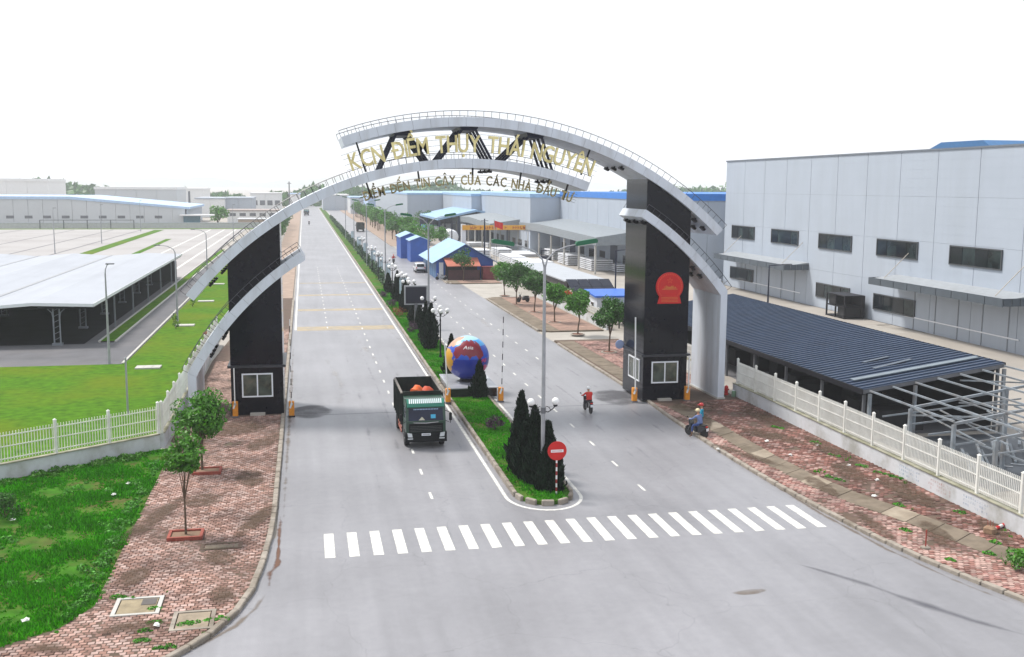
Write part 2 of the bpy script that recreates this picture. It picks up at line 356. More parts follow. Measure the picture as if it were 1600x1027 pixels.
# stains, dark patches and tyre marks, shapes of their own on the tarmac
def blob(cx, cy, rx, ry, rot, name, mat, z):
    n = 20; vs = [(cx, cy, z)]; fade = [1.0]
    for ring, fd in ((0.6, 0.75), (1.0, -0.4)):
        for k in range(n):
            a = 2 * math.pi * k / n; x, y = rx * ring * math.cos(a), ry * ring * math.sin(a)
            vs.append((cx + x * math.cos(rot) - y * math.sin(rot), cy + x * math.sin(rot) + y * math.cos(rot), z)); fade.append(fd)
    fs = [(0, 1 + k, 1 + (k + 1) % n) for k in range(n)] + [(1 + k, 1 + n + k, 1 + n + (k + 1) % n, 1 + (k + 1) % n) for k in range(n)]
    b = MB().add(vs, fs); o = b.build(name, mat, road)
    a = o.data.attributes.new('fade', 'FLOAT', 'POINT'); a.data.foreach_set('value', fade)
def trail(pts, w, name, mat, z, mid=1.0):
    P = [Vector(p) for p in pts]; vs = []; fade = []
    for i, p in enumerate(P):
        d = (P[min(i + 1, len(P) - 1)] - P[max(i - 1, 0)]).normalized(); nr = Vector((-d.y, d.x))
        e = min(i, len(P) - 1 - i) / (len(P) - 1) * 2
        ww = w[i] if isinstance(w, list) else w
        for s_, fd in ((-0.5, -0.5), (0, mid * min(1, 0.35 + e)), (0.5, -0.5)):
            vs.append((p.x + nr.x * ww * s_, p.y + nr.y * ww * s_, z)); fade.append(fd)
    fs = []
    for i in range(len(P) - 1):
        for k in range(2): fs.append((3*i+k, 3*i+k+1, 3*i+k+4, 3*i+k+3))
    o = MB().add(vs, fs).build(name, mat, road)
    a = o.data.attributes.new('fade', 'FLOAT', 'POINT'); a.data.foreach_set('value', fade)
OIL = decal('road_patch', (0.045, 0.045, 0.055), 0.8, 0.9)
DPATCH = decal('grey_road_patch', (0.07, 0.07, 0.08), 0.6, 0.6)
SKID = decal('skid_mark', (0.09, 0.09, 0.11), 0.55, 0.35)
TYRE = decal('tyre_mark', (0.12, 0.12, 0.135), 0.4, 0.45)
DIRT = decal('red_dirt', (0.13, 0.06, 0.035), 0.85, 1.6)
DUST = decal('pale_dust', (0.42, 0.40, 0.38), 0.45, 0.35)
MUD = decal('brown_mud', (0.17, 0.13, 0.095), 0.6, 1.2)
p = G(1173, 925); blob(p[0], p[1], 0.95, 0.33, 0.1, 'road_patch', MUD, 0.008)
p = G(950, 612); blob(21.7, 70.5, 2.2, 3.8, -0.15, 'road_patch', DPATCH, 0.009)  # darker ovals on the tarmac at both tower feet
blob(0.2, 69.2, 1.9, 3.0, 0.0, 'road_patch', DPATCH, 0.009)
trail([G(*q) for q in ((1240, 880), (1300, 897), (1350, 912), (1400, 930), (1460, 950), (1520, 970), (1600, 992), (1680, 1012))], [.5, .9, 1.3, 1.5, 1.4, 1.2, 1.0, .8], 'tyre_mark', SKID, 0.007, 0.95)
for x in (3.5, 5.0, 7.0, 8.6): trail([(x + 0.15 * math.sin(y / 9), y) for y in range(40, 108, 4)], 1.0, 'tyre_mark', TYRE, 0.0045, 0.45)
for x in (15.0, 17.8, 18.6, 21.4): trail([(x + 0.15 * math.sin(y / 8), y) for y in range(38, 108, 4)], 1.0, 'tyre_mark', TYRE, 0.0045, 0.45)
for k in range(6):
    trail([(2.0 + k * 3.4 + 0.5 * math.sin(j + k), 70 + 14 * k % 40 + 5 * j) for j in range(6)], 2.2, 'pale_dust', DUST, 0.0042, 0.6)
trail([(-1.33 - (.25 if y < 40 else 0), y) for y in np.arange(38.5, 47, 0.7)], [0.45 + 0.18 * math.sin(k * 0.7) for k in range(13)], 'red_dirt', DIRT, 0.008, 1.25)
trail([(-1.2, y) for y in range(46, 100, 3)], 0.7, 'brown_mud', MUD, 0.0075, 0.9)
trail([(9.55, y) for y in range(50, 110, 3)], 0.35, 'brown_mud', MUD, 0.0085, 0.9)
trail([(-1.6, 38), (-2.0, 36.4), (-2.6, 35.0), (-3.4, 34.0), (-4.2, 33.1), (-5.2, 32.3)], 0.6, 'brown_mud', MUD, 0.0075, 1.1)
trail([(25.2, 31.6), (24.4, 34.3), (23.7, 38), (23.3, 43), (23.2, 50), (23.25, 58), (23.35, 66)], 0.6, 'brown_mud', MUD, 0.0075, 1.0)
# ---- sidewalks
LK = [(-1.5, 138), (-1.5, 66), (-1.5, 58), (-1.52, 52), (-1.52, 48), (-1.6, 44.4), (-1.8, 41), (-2.1, 38), (-2.6, 35.9), (-3.3, 34.3), (-4.3, 32.8), (-5.6, 31.5), (-7.5, 30.6), (-10, 30.2), (-40, 30)]
RK = [(23.55, 97.5), (23.5, 70), (23.2, 64), (23.05, 57), (23.05, 52), (23.2, 47.5), (23.5, 43), (23.85, 39.5), (24.3, 36.8), (24.9, 34.2), (25.6, 31.8), (26.8, 29), (28.5, 26.5), (31, 24.5), (60, 23)]
def resample(pts, step):
    P = [Vector(p) for p in pts]; out = [P[0]]; acc = 0
    for a, b in zip(P, P[1:]):
        L = (b - a).length; t = step - acc
        while t <= L: out.append(a + (b - a) * (t / L)); t += step
        acc = (acc + L) % step
    return out
lsw = MB().prism([(x - 0.2, y) for x, y in LK[1:-1]] + [(-40, 30.25), (-40, 33.5), (-10.2, 34.3), (-8.4, 35.6), (-7.6, 37.4), (-7.6, 59.5), (-7.9, 62), (-7.9, 90), (-5.6, 140), (-1.7, 140)], -0.1, 0.13).build('left_sidewalk', JOINT, kind='structure')
rsw = MB().prism([(x + 0.2, y) for x, y in RK[:-1]] + [(60, 23.4), (60, 37), (30.2, 37.4), (30.2, 97.5)], -0.1, 0.13).build('right_sidewalk', JOINT, kind='structure')
stone = MB().cbox((0, 0, 0), (0.24, 0.96, 0.26), 0, 0.03).mesh('kerb_stone', KERB)
random.seed(5)
def kerb(pts, par, off, y_far, z=0.045):
    for a, b in zip(resample(pts, 1.0), resample(pts, 1.0)[1:]):
        if a.y > y_far: continue
        c = (a + b) / 2; d = (b - a).normalized()
        o = obj('kerb_stone', stone, par)
        o.location = (c.x - d.y * off, c.y + d.x * off, z + random.uniform(-0.015, 0.012))
        o.rotation_euler = (random.uniform(-.02, .02), random.uniform(-.03, .03), math.atan2(-d.x, d.y) + random.uniform(-.02, .02))
kerb(LK[:-1], lsw, -0.1, 96); kerb(RK[:-1], rsw, 0.1, 96)
MB().box(-1.72, -1.48, 96, 138, -0.1, 0.16).build('kerb_run', KERB, lsw)
# brick pavers: real blocks, joined because each is only a few pixels
def inside(poly, x, y):
    c = np.zeros(x.shape, bool); n = len(poly)
    for i in range(n):
        x0, y0 = poly[i]; x1, y1 = poly[(i + 1) % n]
        k = ((y0 > y) != (y1 > y)); t = (y - y0) / ((y1 - y0) or 1e-9)
        c ^= k & (x < x0 + (x1 - x0) * t)
    return c
def pavers(name, polys, holes, par, tints, seed, sx=0.2, sy=0.2, dirt=0.0):
    rg = np.random.default_rng(seed)
    xs = [p[0] for q in polys for p in q]; ys = [p[1] for q in polys for p in q]
    gx, gy = np.meshgrid(np.arange(min(xs), max(xs), sx), np.arange(min(ys), max(ys), sy))
    gx = gx + (np.round(gy / sy) % 2)[:, :] * sx * 0.5
    x, y = gx.ravel(), gy.ravel(); k = np.zeros(x.shape, bool)
    for q in polys: k |= inside(q, x, y)
    for h in holes: k &= ~inside(h, x, y)
    nz = np.sin(x * 1.3 + 2 * np.sin(y * 0.7)) + np.sin(y * 1.9 + x * 0.8) + np.sin(x * 3.1 - y * 2.3) * 0.6 + np.sin(y * 0.37 + 1) * 0.8
    k &= ~((nz < -2.5 + dirt) & (rg.random(x.shape) < 0.6))
    x, y, nz = x[k], y[k], nz[k]; N = len(x)
    hx = sx / 2 - 0.014; hy = sy / 2 - 0.014
    top = 0.15 + rg.normal(0, 0.005, N) + 0.012 * np.sin(x * 0.9 + y * 0.5)
    tl = rg.normal(0, 0.012, (N, 2))
    c = np.zeros((N, 8, 3))
    for i, (sx_, sy_) in enumerate(((-1, -1), (1, -1), (1, 1), (-1, 1))):
        for j in (0, 4):
            c[:, i + j, 0] = x + sx_ * hx * (1 if j == 0 else 0.93); c[:, i + j, 1] = y + sy_ * hy * (1 if j == 0 else 0.93)
            c[:, i + j, 2] = (top + sx_ * hx * tl[:, 0] * 4 + sy_ * hy * tl[:, 1] * 4) if j == 4 else 0.12
    q = c[:, [[4, 5, 6, 7], [0, 1, 5, 4], [1, 2, 6, 5], [2, 3, 7, 6], [3, 0, 4, 7]], :].reshape(-1, 4, 3)
    T = np.array(tints)[rg.integers(0, len(tints), N)] * rg.uniform(0.75, 1.2, (N, 1)) * np.clip(1.0 + 0.16 * nz, 0.42, 1.25)[:, None]
    me = fastmesh(name, q, 4, BRICKP, np.repeat(T, 5, axis=0)); o = obj(name, me, par, 'stuff'); return o
LP = [(x - 0.23, y) for x, y in LK[1:-1]] + [(-10.0, 33.9), (-8.3, 35.6), (-7.5, 37.6), (-7.5, 59.0), (-7.4, 67.9), (-1.75, 67.9)]
cov = lambda x0, x1, y0, y1: [(x0, y0), (x1, y0), (x1, y1), (x0, y1)]
PIT = [cov(-5.95, -4.5, 43.9, 45.0), cov(-5.95, -4.5, 54.1, 55.2)]
COV = [cov(-6.9, -5.2, 36.2, 37.9), cov(-4.75, -3.3, 34.6, 36.3)]
pavers('pavers', [LP], PIT + COV, lsw, [(0.30, 0.19, 0.16), (0.255, 0.15, 0.12), (0.335, 0.235, 0.205), (0.19, 0.105, 0.08)], 3, 0.25, 0.2)
pavers('pavers', [[(-7.3, 68), (-5.0, 68), (-5.0, 90), (-7.6, 90)], [(-1.75, 74), (-3.6, 74), (-3.6, 110), (-1.75, 110)]], [], lsw, [(0.36, 0.24, 0.20), (0.28, 0.18, 0.14)], 4, 0.25, 0.2, 0.6)
RKi = [(x + 0.23, y) for x, y in RK[:-3]]
slabN = [(24.1, 66), (24.35, 58), (24.3, 52), (24.6, 47.2), (25.3, 43.6), (26.3, 40.4), (27.5, 35.3), (29.5, 31)]
slabF = [(x + 1.35 + 0.02 * (52 - y) * 0, y + 0.9) for x, y in slabN]
pavers('pavers', [RKi + [(30, 27)] + slabN[::-1] + [(23.75, 67.6)]], [], rsw, [(0.26, 0.135, 0.115), (0.34, 0.22, 0.19), (0.20, 0.095, 0.075), (0.31, 0.205, 0.175)], 6, 0.25, 0.2, 0.9)
pavers('pavers', [slabF + [(30.1, 33), (30.1, 67.6), (25.5, 67.6)]], [], rsw, [(0.16, 0.068, 0.052), (0.21, 0.095, 0.075), (0.11, 0.048, 0.035), (0.30, 0.19, 0.165)], 7, 0.25, 0.2, 1.5)
pavers('pavers', [[(25.6, 74), (30.0, 74), (30.0, 96.5), (25.6, 96.5)]], [cov(26.2, 27.6, 88.7, 90.1)], rsw, [(0.34, 0.21, 0.18), (0.27, 0.15, 0.125)], 8, 0.25, 0.2, 0.3)
# row of grey concrete slabs down the right pavement
sp = resample(slabN, 1.42); sq = [Vector((p.x + 1.35, p.y + 0.9)) for p in sp]
random.seed(11)
for i in range(len(sp) - 1):
    a, b, c, d = sp[i], sp[i + 1], sq[i + 1], sq[i]
    ctr = (a + b + c + d) / 4
    P = [tuple(ctr + (q - ctr) * 0.972) for q in (a, b, c, d)]
    z = 0.155 + random.uniform(-0.012, 0.015)
    o = MB().prism(P, 0.1, z).build('concrete_slab', SLAB2 if i in (4, 9, 13, 17) else SLAB, rsw)
for i in range(11):
    MB().box(23.95, 25.5, 74.6 + i * 2, 76.55 + i * 2, 0.1, 0.152 + random.uniform(-.01, .01)).build('concrete_slab', SLAB, rsw)
# far pavement block with street trees, side streets and the shop forecourt
def block(name, x0, x1, y0, y1, label_dirt=EARTH):
    b = MB().prism([(x0 + 0.9, y0), (x1, y0), (x1, y1), (x0 + 0.9, y1), (x0, y1 - 1.2), (x0, y0 + 1.2)], -0.1, 0.14).build(name, SLAB, kind='structure')
    MB().prism([(x0 + 2.0, y0 + 0.3), (x1 - 0.1, y0 + 0.3), (x1 - 0.1, y1 - 0.3), (x0 + 2.0, y1 - 0.3)], 0.1, 0.155).build('paved_strip', M('worn_paving', (0.27, 0.17, 0.13), 0.92, 0.3, 1.6, bump=0.5, stain=(0.16, 0.10, 0.07), stain_scale=0.5), b)
    for y in np.arange(y0 + 0.6, y1 - 0.4, 1.0):
        o = obj('kerb_stone', stone, b); o.location = (x0 - 0.1 + (0 if y0 + 1.2 < y < y1 - 1.2 else 0.5), y, 0.045 + random.uniform(-.015, .01)); o.rotation_euler = (0, 0, random.uniform(-.03, .03))
    return b
block('pavement_block', 23.9, 30.6, 103.8, 137.5)
block('pavement_block', 21.6, 30.0, 158.0, 163.0)
MB().sheet([(23.6, 97.5), (62, 97.5), (62, 104), (23.6, 104)], 0.003).sheet([(23.6, 137), (62, 137), (62, 158), (23.6, 158)], 0.003).build('side_street', CONC, kind='structure')
MB().prism([(21.5, 163), (30.5, 163), (30.5, 260), (21.5, 260)], -0.1, 0.05).build('forecourt', CONC, kind='structure')
MB().prism([(21.2, 260), (30.5, 260), (30.5, 700), (21.2, 700)], -0.1, 0.1).build('far_pavement', M('far_paving', (0.30, 0.22, 0.17), 0.9, 0.2, 0.8), kind='structure')
MB().prism([(-5.8, 140), (-1.7, 140), (-1.7, 700), (-5.8, 700)], -0.1, 0.1).build('far_pavement', M('far_paving', (0.3, 0.22, 0.17)), kind='structure')
# ---- median
med = MB().prism([(MED0 + 0.2, 700), (MED0 + 0.2, 49.4)] + [(11.22 + 1.3 * math.cos(math.pi + math.pi * k / 10), 47.95 + 1.55 * math.sin(math.pi + math.pi * k / 10)) for k in range(11)] + [(MED1 - 0.2, 49.4), (MED1 - 0.2, 700)], -0.1, 0.2).build('median', GRASSG, kind='structure')
MK = [(MED0, 97), (MED0, 48.6)] + [(11.22 + 1.5 * math.cos(math.pi + math.pi * k / 10), 48.0 + 1.85 * math.sin(math.pi + math.pi * k / 10)) for k in range(11)] + [(MED1, 48.6), (MED1, 97)]
mstone = MB().cbox((0, 0, 0), (0.2, 0.94, 0.36), 0, 0.03).mesh('kerb_stone', KERB)
ps = resample(MK, 0.98)
for a, b in zip(ps, ps[1:]):
    c = (a + b) / 2; d = (b - a).normalized(); o = obj('kerb_stone', mstone, med)
    o.location = (c.x - d.y * 0.1, c.y + d.x * 0.1, 0.08 + random.uniform(-.012, .012)); o.rotation_euler = (random.uniform(-.03, .03), random.uniform(-.03, .03), math.atan2(-d.x, d.y) + random.uniform(-.03, .03))
    if 45.8 < c.y < 48.2: o.scale = (1, 0.62, 1)
MB().box(MED0, MED0 + 0.2, 97, 700, -0.1, 0.24).build('kerb_run', KERB, med); MB().box(MED1 - 0.2, MED1, 97, 700, -0.1, 0.24).build('kerb_run', KERB, med)

# ---- left: rough grass, lawn, drives, lots
MB().sheet([(-7.55, 37.4), (-7.55, 60.3), (-8.4, 60.2), (-40, 42), (-40, 33.4), (-10.2, 34.2), (-8.3, 35.5)], 0.10).build('verge', GRASSG, kind='structure')
lawn = MB().sheet([(-8.3, 60), (-8.3, 320), (-14.4, 320), (-15.0, 92.4), (-15.2, 90.4), (-70, 90.4), (-70, 30)], 0.06).build('lawn', LAWN, kind='structure')
drive = MB().sheet([(-15.2, 90.4), (-15.2, 360), (-17.6, 360), (-18.0, 103.6), (-19.5, 103.6), (-19.5, 360), (-24, 360), (-24, 230), (-75, 230), (-75, 90.4)], 0.02).build('yard_drive', ASPH2, kind='structure')
MB().sheet([(-19.4, 104), (-18.1, 104), (-17.8, 250), (-19.0, 250)], 0.08).build('grass_strip', LAWN, kind='structure')
for x in (-15.2, -17.95, -19.45):
    y0 = 90.6 if x > -16 else 103.8
    MB().box(x - 0.1, x + 0.1, y0, 300, -0.02, 0.14).build('edge_kerb', M('pale_kerb', (0.44, 0.43, 0.40), 0.8, 0.1), drive)
LOT = M('pale_lot', (0.345, 0.33, 0.325), 0.85, 0.06, 0.12, stain=(0.26, 0.24, 0.235), stain_scale=0.06, stain_amt=0.8)
lot = MB().sheet([(-19.6, 176), (-19.6, 366), (-400, 366), (-400, 176)], 0.035).build('parking_lot', LOT, kind='structure')
for x0, x1, y0, y1 in ((-47.5, -44.5, 200, 360), (-36.5, -35, 215, 300), (-160, -95, 310, 340)):
    MB().sheet([(x0, y0), (x1, y0), (x1 - 1, y1), (x0 - 1, y1)], 0.06).build('grass_strip', LAWN, lot)
for x in (-62, -74, -90, -31, -26.5, -22.8, -53):
    MB().sheet([(x, 178), (x + 0.45, 178), (x + 0.45, 362), (x, 362)], 0.05).build('bay_line', PAINT if x > -33 else ASPH2, lot)
MB().sheet([(-400, 366), (-10, 366), (-10, 372), (-400, 372)], 0.05).build('grass_strip', LAWN, lot)
# ---- right: factory yard
yard = MB().sheet([(30.4, 30), (120, 30), (120, 97.5), (30.4, 97.5)], 0.012).sheet([(30.6, 104), (63.8, 104), (63.8, 137), (30.6, 137)], 0.012).sheet([(30.6, 158), (63.8, 158), (63.8, 420), (30.6, 420)], 0.012).build('factory_yard', YARD, kind='structure')

# ---- grass that nobody could count
def tufts(name, polys, n, hmin, hmax, seed, mat, z=0.1, holes=(), par=None, wid=0.05, lean=0.5, clump=0.0):
    rg = np.random.default_rng(seed)
    xs = [p[0] for q in polys for p in q]; ys = [p[1] for q in polys for p in q]
    x = rg.uniform(min(xs), max(xs), n * 3); y = rg.uniform(min(ys), max(ys), n * 3); k = np.zeros(x.shape, bool)
    for q in polys: k |= inside(q, x, y)
    for h in holes: k &= ~inside(h, x, y)
    nz = np.sin(x * 1.1 + 1.7 * np.sin(y * 0.8)) + np.sin(y * 1.5 - x * 0.6) + 0.7 * np.sin(x * 2.9 + y * 2.1)
    if clump: k &= (nz + rg.normal(0, 0.6, x.shape) > clump)
    x, y, nz = x[k][:n], y[k][:n], nz[k][:n]; N = len(x); B = 5
    X = np.repeat(x, B) + rg.normal(0, 0.05, N * B); Y = np.repeat(y, B) + rg.normal(0, 0.05, N * B)
    h = rg.uniform(hmin, hmax, N * B) * np.repeat(np.clip(1 + 0.35 * nz, 0.4, 1.9), B)
    a = rg.uniform(0, 2 * np.pi, N * B); w = wid * rg.uniform(0.6, 1.4, N * B); l = rg.uniform(0, lean, N * B) * h; b = rg.uniform(0, 2 * np.pi, N * B)
    t = np.zeros((N * B, 3, 3)); dx, dy = np.cos(a) * w, np.sin(a) * w
    t[:, 0] = np.c_[X - dx, Y - dy, np.full(N * B, z)]; t[:, 1] = np.c_[X + dx, Y + dy, np.full(N * B, z)]
    t[:, 2] = np.c_[X + np.cos(b) * l, Y + np.sin(b) * l, z + h]
    me = fastmesh(name, t, 3, mat); return obj(name, me, par, 'stuff')
VERGE = [(-7.5, 37.6), (-7.6, 59.8), (-8.6, 59.6), (-24, 50.6), (-24, 34), (-10.2, 34.2), (-8.4, 35.6)]
g = tufts('grass', [VERGE], 20000, 0.05, 0.15, 1, GRASS, 0.1, clump=-.9, wid=0.035, lean=0.9); g['label'] = 'long rough green grass on the verge inside the white fence'; g['category'] = 'grass'
def clumps(pts, rads, per, leaf, seed, mat, label):
    rg = np.random.default_rng(seed); k = rg.integers(0, len(pts), per * len(pts)); u = rg.normal(0, 1, (len(k), 3)); u /= np.linalg.norm(u, axis=1)[:, None]; u[:, 2] = np.abs(u[:, 2])
    c = np.array(pts)[k] + u * (np.array(rads)[k] * rg.uniform(.5, 1, len(k)) ** .5)[:, None] * np.array([1, 1, .7])
    nr = u + rg.normal(0, .6, c.shape); nr /= np.linalg.norm(nr, axis=1)[:, None]; t = np.cross(nr, rg.normal(0, 1, c.shape)); t /= np.linalg.norm(t, axis=1)[:, None]; b = np.cross(nr, t)
    L = leaf * rg.uniform(.6, 1.4, (len(k), 1)); q = np.stack([c - t * L, c + b * L * .5, c + t * L, c - b * L * .5], axis=1)
    o = obj('weeds', fastmesh('weeds', q, 4, mat), None, 'stuff'); o['label'] = label; o['category'] = 'weeds'
rgw = np.random.default_rng(8)
wy = rgw.uniform(36.2, 57.5, 70); P1 = [(-7.9 - abs(rgw.normal(0, .35)), y, .1) for y in wy]
tt = rgw.uniform(0.2, 17, 70); P2 = [(-8.6 - .79 * q + rgw.normal(0, .25), 59.1 - .61 * q + rgw.normal(0, .2), .1) for q in tt]
P3 = [(rgw.uniform(-22, -8), rgw.uniform(35, 54), .1) for _ in range(120)]
clumps(P1, rgw.uniform(.12, .36, len(P1)), 110, .06, 21, WEED, 'leafy green weeds spilling over the paving edge on the left')
clumps(P2, rgw.uniform(.18, .5, len(P2)), 130, .07, 22, LEAFL, 'dark leafy weeds along the foot of the left fence wall')
clumps(P3, rgw.uniform(.08, .34, len(P3)), 80, .06, 23, WEED, 'scattered leafy weed clumps in the rough grass')
g = tufts('grass', [[(9.95, 49.3), (10.6, 46.8), (11.2, 46.5), (11.9, 46.9), (12.5, 49.3), (12.5, 150), (9.95, 150)]], 20000, 0.03, 0.11, 3, GRASS, 0.19, holes=[cov(9.8, 13.3, 71.2, 77.3)], wid=0.045, lean=1.0); g['label'] = 'bright green ground cover in the road median'; g['category'] = 'grass'
WEEDS = [cov(-6.2, -4.9, 37.9, 38.5), cov(-4.7, -3.9, 36.4, 36.7), cov(-5.3, -4.8, 34.6, 36.2), cov(-3.6, -2.7, 36.6, 37.2), cov(-4.6, -3.6, 33.7, 34.4), cov(28.9, 30.0, 45.6, 47.5), cov(26.1, 26.8, 48.4, 49.8), cov(27.2, 27.8, 42, 43), cov(29.5, 30, 37.6, 39), cov(27.2, 27.9, 32.2, 33.6), cov(29.0, 29.9, 50.5, 51.5), cov(28.6, 29.3, 34.6, 35.6)]
g = tufts('grass', WEEDS, 420, 0.07, 0.2, 4, GRASS, 0.13, wid=0.05); g['label'] = 'weed tufts growing through the brick pavements'; g['category'] = 'weeds'

# dirt trodden over the pavements, patches with their own shape
PDIRT = decal('paving_dirt', (0.085, 0.052, 0.03), 0.62, 2.6, .95)
random.seed(31)
def dirt(x, y, rx, ry, par, z):
    global road; keep = road; road = par; blob(x, y, rx, ry, random.uniform(-.4, .4), 'dirt_patch', PDIRT, z); road = keep
for k, (x, y, rx, ry) in enumerate(((-4.4, 64.5, 2.6, 3.0), (-2.6, 60.5, 1.0, 3.0), (-6.6, 60, 1.0, 4.5), (-3.0, 53, 1.1, 2.2), (-6.9, 47, .7, 5.0), (-2.4, 46, .6, 3.6), (-5.0, 49.5, 1.3, 1.6), (-3.6, 41.5, .9, 1.3), (-6.7, 39.8, .8, 1.6), (-5.9, 35.2, 1.6, .7), (-3.2, 37.5, .7, 1.2), (-8.5, 34.0, 1.3, .5))): dirt(x, y, rx, ry, lsw, .185 + .002 * k)
for k, (x, y, rx, ry) in enumerate(((29.2, 62, 1.2, 5.0), (29.3, 53, 1.0, 5.0), (28.9, 45, 1.1, 4.0), (27.4, 57, 1.2, 4.0), (29.4, 38.8, .8, 2.6), (24.6, 61, .9, 4.5), (24.0, 53, .6, 4.0), (25.2, 46.5, .7, 2.6), (26.6, 38.8, .8, 2.6), (24.6, 40.5, .5, 3.0), (27.9, 48.5, 1.0, 3.0), (26.0, 65.5, 2.6, 2.2))): dirt(x, y, rx, ry, rsw, .185 + .002 * k)

P4 = [(*G(px + dx, py + dy, .15), .13) for px, py in ((1300, 746), (1312, 750), (1375, 739), (1388, 742), (1400, 746), (1405, 790), (1484, 875), (1555, 848), (1590, 862), (1416, 829), (1340, 708), (1275, 692), (1215, 668), (1303, 712), (1345, 728), (1497, 800), (1545, 865)) for dx, dy in ((0, 0), (7, 2), (-6, -1))]
clumps(P4, np.random.default_rng(3).uniform(.06, .22, len(P4)), 60, .05, 24, WEED, 'leafy weeds sprouting along the wall foot and slabs of the right pavement')
P5 = [(*G(px + dx, py + dy, .15), .13) for px, py in ((185, 932), (200, 934), (228, 985), (240, 972), (290, 975), (300, 972), (330, 968), (345, 966), (250, 1012), (265, 1010), (222, 1000), (243, 950)) for dx, dy in ((0, 0), (8, 1), (-7, 2))]
clumps(P5, np.random.default_rng(4).uniform(.05, .17, len(P5)), 60, .045, 25, WEED, 'leafy weeds sprouting round the drain covers at the left corner')
# ================================================================== THE GATE
YF, YB = 68.0, 73.3                       # front and back planes of the arch beams
gate = thing('entrance_gate', 'tall arched entrance gate with two black granite towers and silver arches across the road', 'gate', (0, 0, 0))
CA, CB, CC, CD = (10.72, -5.80), (10.68, -6.40), (10.72, -5.86), (10.6, -6.75)
TH = 0.60
def pol(c, r, deg): return (c[0] + r * math.cos(R(deg)), c[1] + r * math.sin(R(deg)))
railm = M('rail_steel', (0.05, 0.05, 0.062), 0.45, 0.1, 3.0)
spot_me = MB().box(-.17, .17, -.2, .2, -.16, 0).box(-.05, .05, -.05, .05, 0, .1).mesh('spotlight', BLACKM)
post_me = MB().tube((0, 0, 0), (0, 0, 0.42), 0.016, n=5).mesh('railing_post', railm)
def arch(c, ro, a0, a1, leg=None, spots=(), name='arch_beam', rail=True):
    """a curved box beam in cladding panels; a0 > a1 in degrees; leg = ground height of a vertical foot at the low end"""
    ri = ro - TH
    n = 48; angs = [a0 + (a1 - a0) * k / n for k in range(n + 1)]; cang = [a0 + (a1 - a0) * (.004 + .992 * k / n) for k in range(n + 1)]
    core = MB()
    for k in range(n):
        q = [pol(c, ro - 0.03, cang[k]), pol(c, ro - 0.03, cang[k+1]), pol(c, ri + 0.03, cang[k+1]), pol(c, ri + 0.03, cang[k])]
        core.exy(q, YF + 0.03, YB - 0.03)
    beam = core.build(name, M('dark_joint', (0.16, 0.165, 0.18), 0.7), gate)
    L = R(abs(a1 - a0)) * ro; m = max(3, round(L / 1.18))
    for k in range(m):
        b0 = a0 + (a1 - a0) * k / m; b1 = a0 + (a1 - a0) * (k + 1) / m; g_ = math.degrees(0.008 / ro) * (1 if a1 < a0 else -1)
        b0 -= g_; b1 += g_; s_ = 5; A_ = [b0 + (b1 - b0) * j / s_ for j in range(s_ + 1)]
        pb = MB()
        vs = []
        for a in A_:
            (xo, zo), (xi, zi) = pol(c, ro, a), pol(c, ri, a)
            vs += [(xo, YF, zo), (xi, YF, zi), (xi, YB, zi), (xo, YB, zo)]
        fs = [(0, 1, 2, 3), tuple(4 * s_ + i for i in (3, 2, 1, 0))]
        for j in range(s_):
            for e in range(4): fs.append((4*j+e, 4*j+4+e, 4*j+4+(e+1) % 4, 4*j+(e+1) % 4))
        pb.add(vs, fs).build('cladding_panel', ALU, beam)
    if rail:
        for yy in (YF + 0.12, YB - 0.12):
            rr = [(*pol(c, ro + 0.42, a), ) for a in angs]
            MB().path([(x, yy, z) for x, z in rr], 0.022, 5).build('handrail', railm, beam)
            m2 = round(L / 0.52)
            for k in range(m2 + 1):
                a = a0 + (a1 - a0) * k / m2; x, z = pol(c, ro - 0.01, a)
                o = obj('railing_post', post_me, beam); o.location = (x, yy, z); o.rotation_euler = (0, R(90 - a), 0)
    for a in spots:
        for yy in (68.9, 70.65, 72.4):
            x, z = pol(c, ri - 0.09, a); o = obj('spotlight', spot_me, beam); o.location = (x, yy, z); o.rotation_euler = (0, R(90 - a), 0)
    return beam
bA = arch(CA, 25.26, 109.2, 45.2, spots=(64.3, 59.0, 49.2, 47.2)); bA['label'] = 'highest silver arch, sweeping down to the right'
bB = arch(CB, 23.19, 141.4, 69.2, spots=(86.2, 75.6, 135.0, 137.8)); bB['label'] = 'silver arch between the two rows of lettering, sweeping down to the left'
bC = arch(CC, 22.87, 57.8, 36.9, spots=(56.6, 43.6, 41.6)); bC['label'] = 'short silver arch on the red emblem tower'
bD = arch(CD, 20.6, 151.5, 121.9, spots=(143.0, 147.0)); bD['label'] = 'short silver arch on the left tower'
def leg(x0, x1, zt0, zt1, beam, base):
    for k in range(5):
        y0 = YF + (YB - YF) * k / 5; y1 = YF + (YB - YF) * (k + 1) / 5
        MB().exy([(x0, base), (x1, base), (x1, zt1), (x0, zt0)], y0 + 0.006, y1 - 0.006).build('leg_panel', ALU, beam)
    MB().box(x0 - 0.06, x1 + 0.06, YF - 0.06, YB + 0.06, base - 0.1, base + 0.1).build('leg_plinth', M('pale_kerb', (0.44, 0.43, 0.4)), beam)
kx, kz = pol(CC, 22.87, 36.9); ix, iz = pol(CC, 22.27, 36.9); leg(ix, kx, iz - 0.005, kz - 0.005, bC, 0.14)
kx, kz = pol(CD, 20.6, 151.5); ix, iz = pol(CD, 20.0, 151.5); leg(kx, ix, kz - 0.005, iz - 0.005, bD, 0.1)
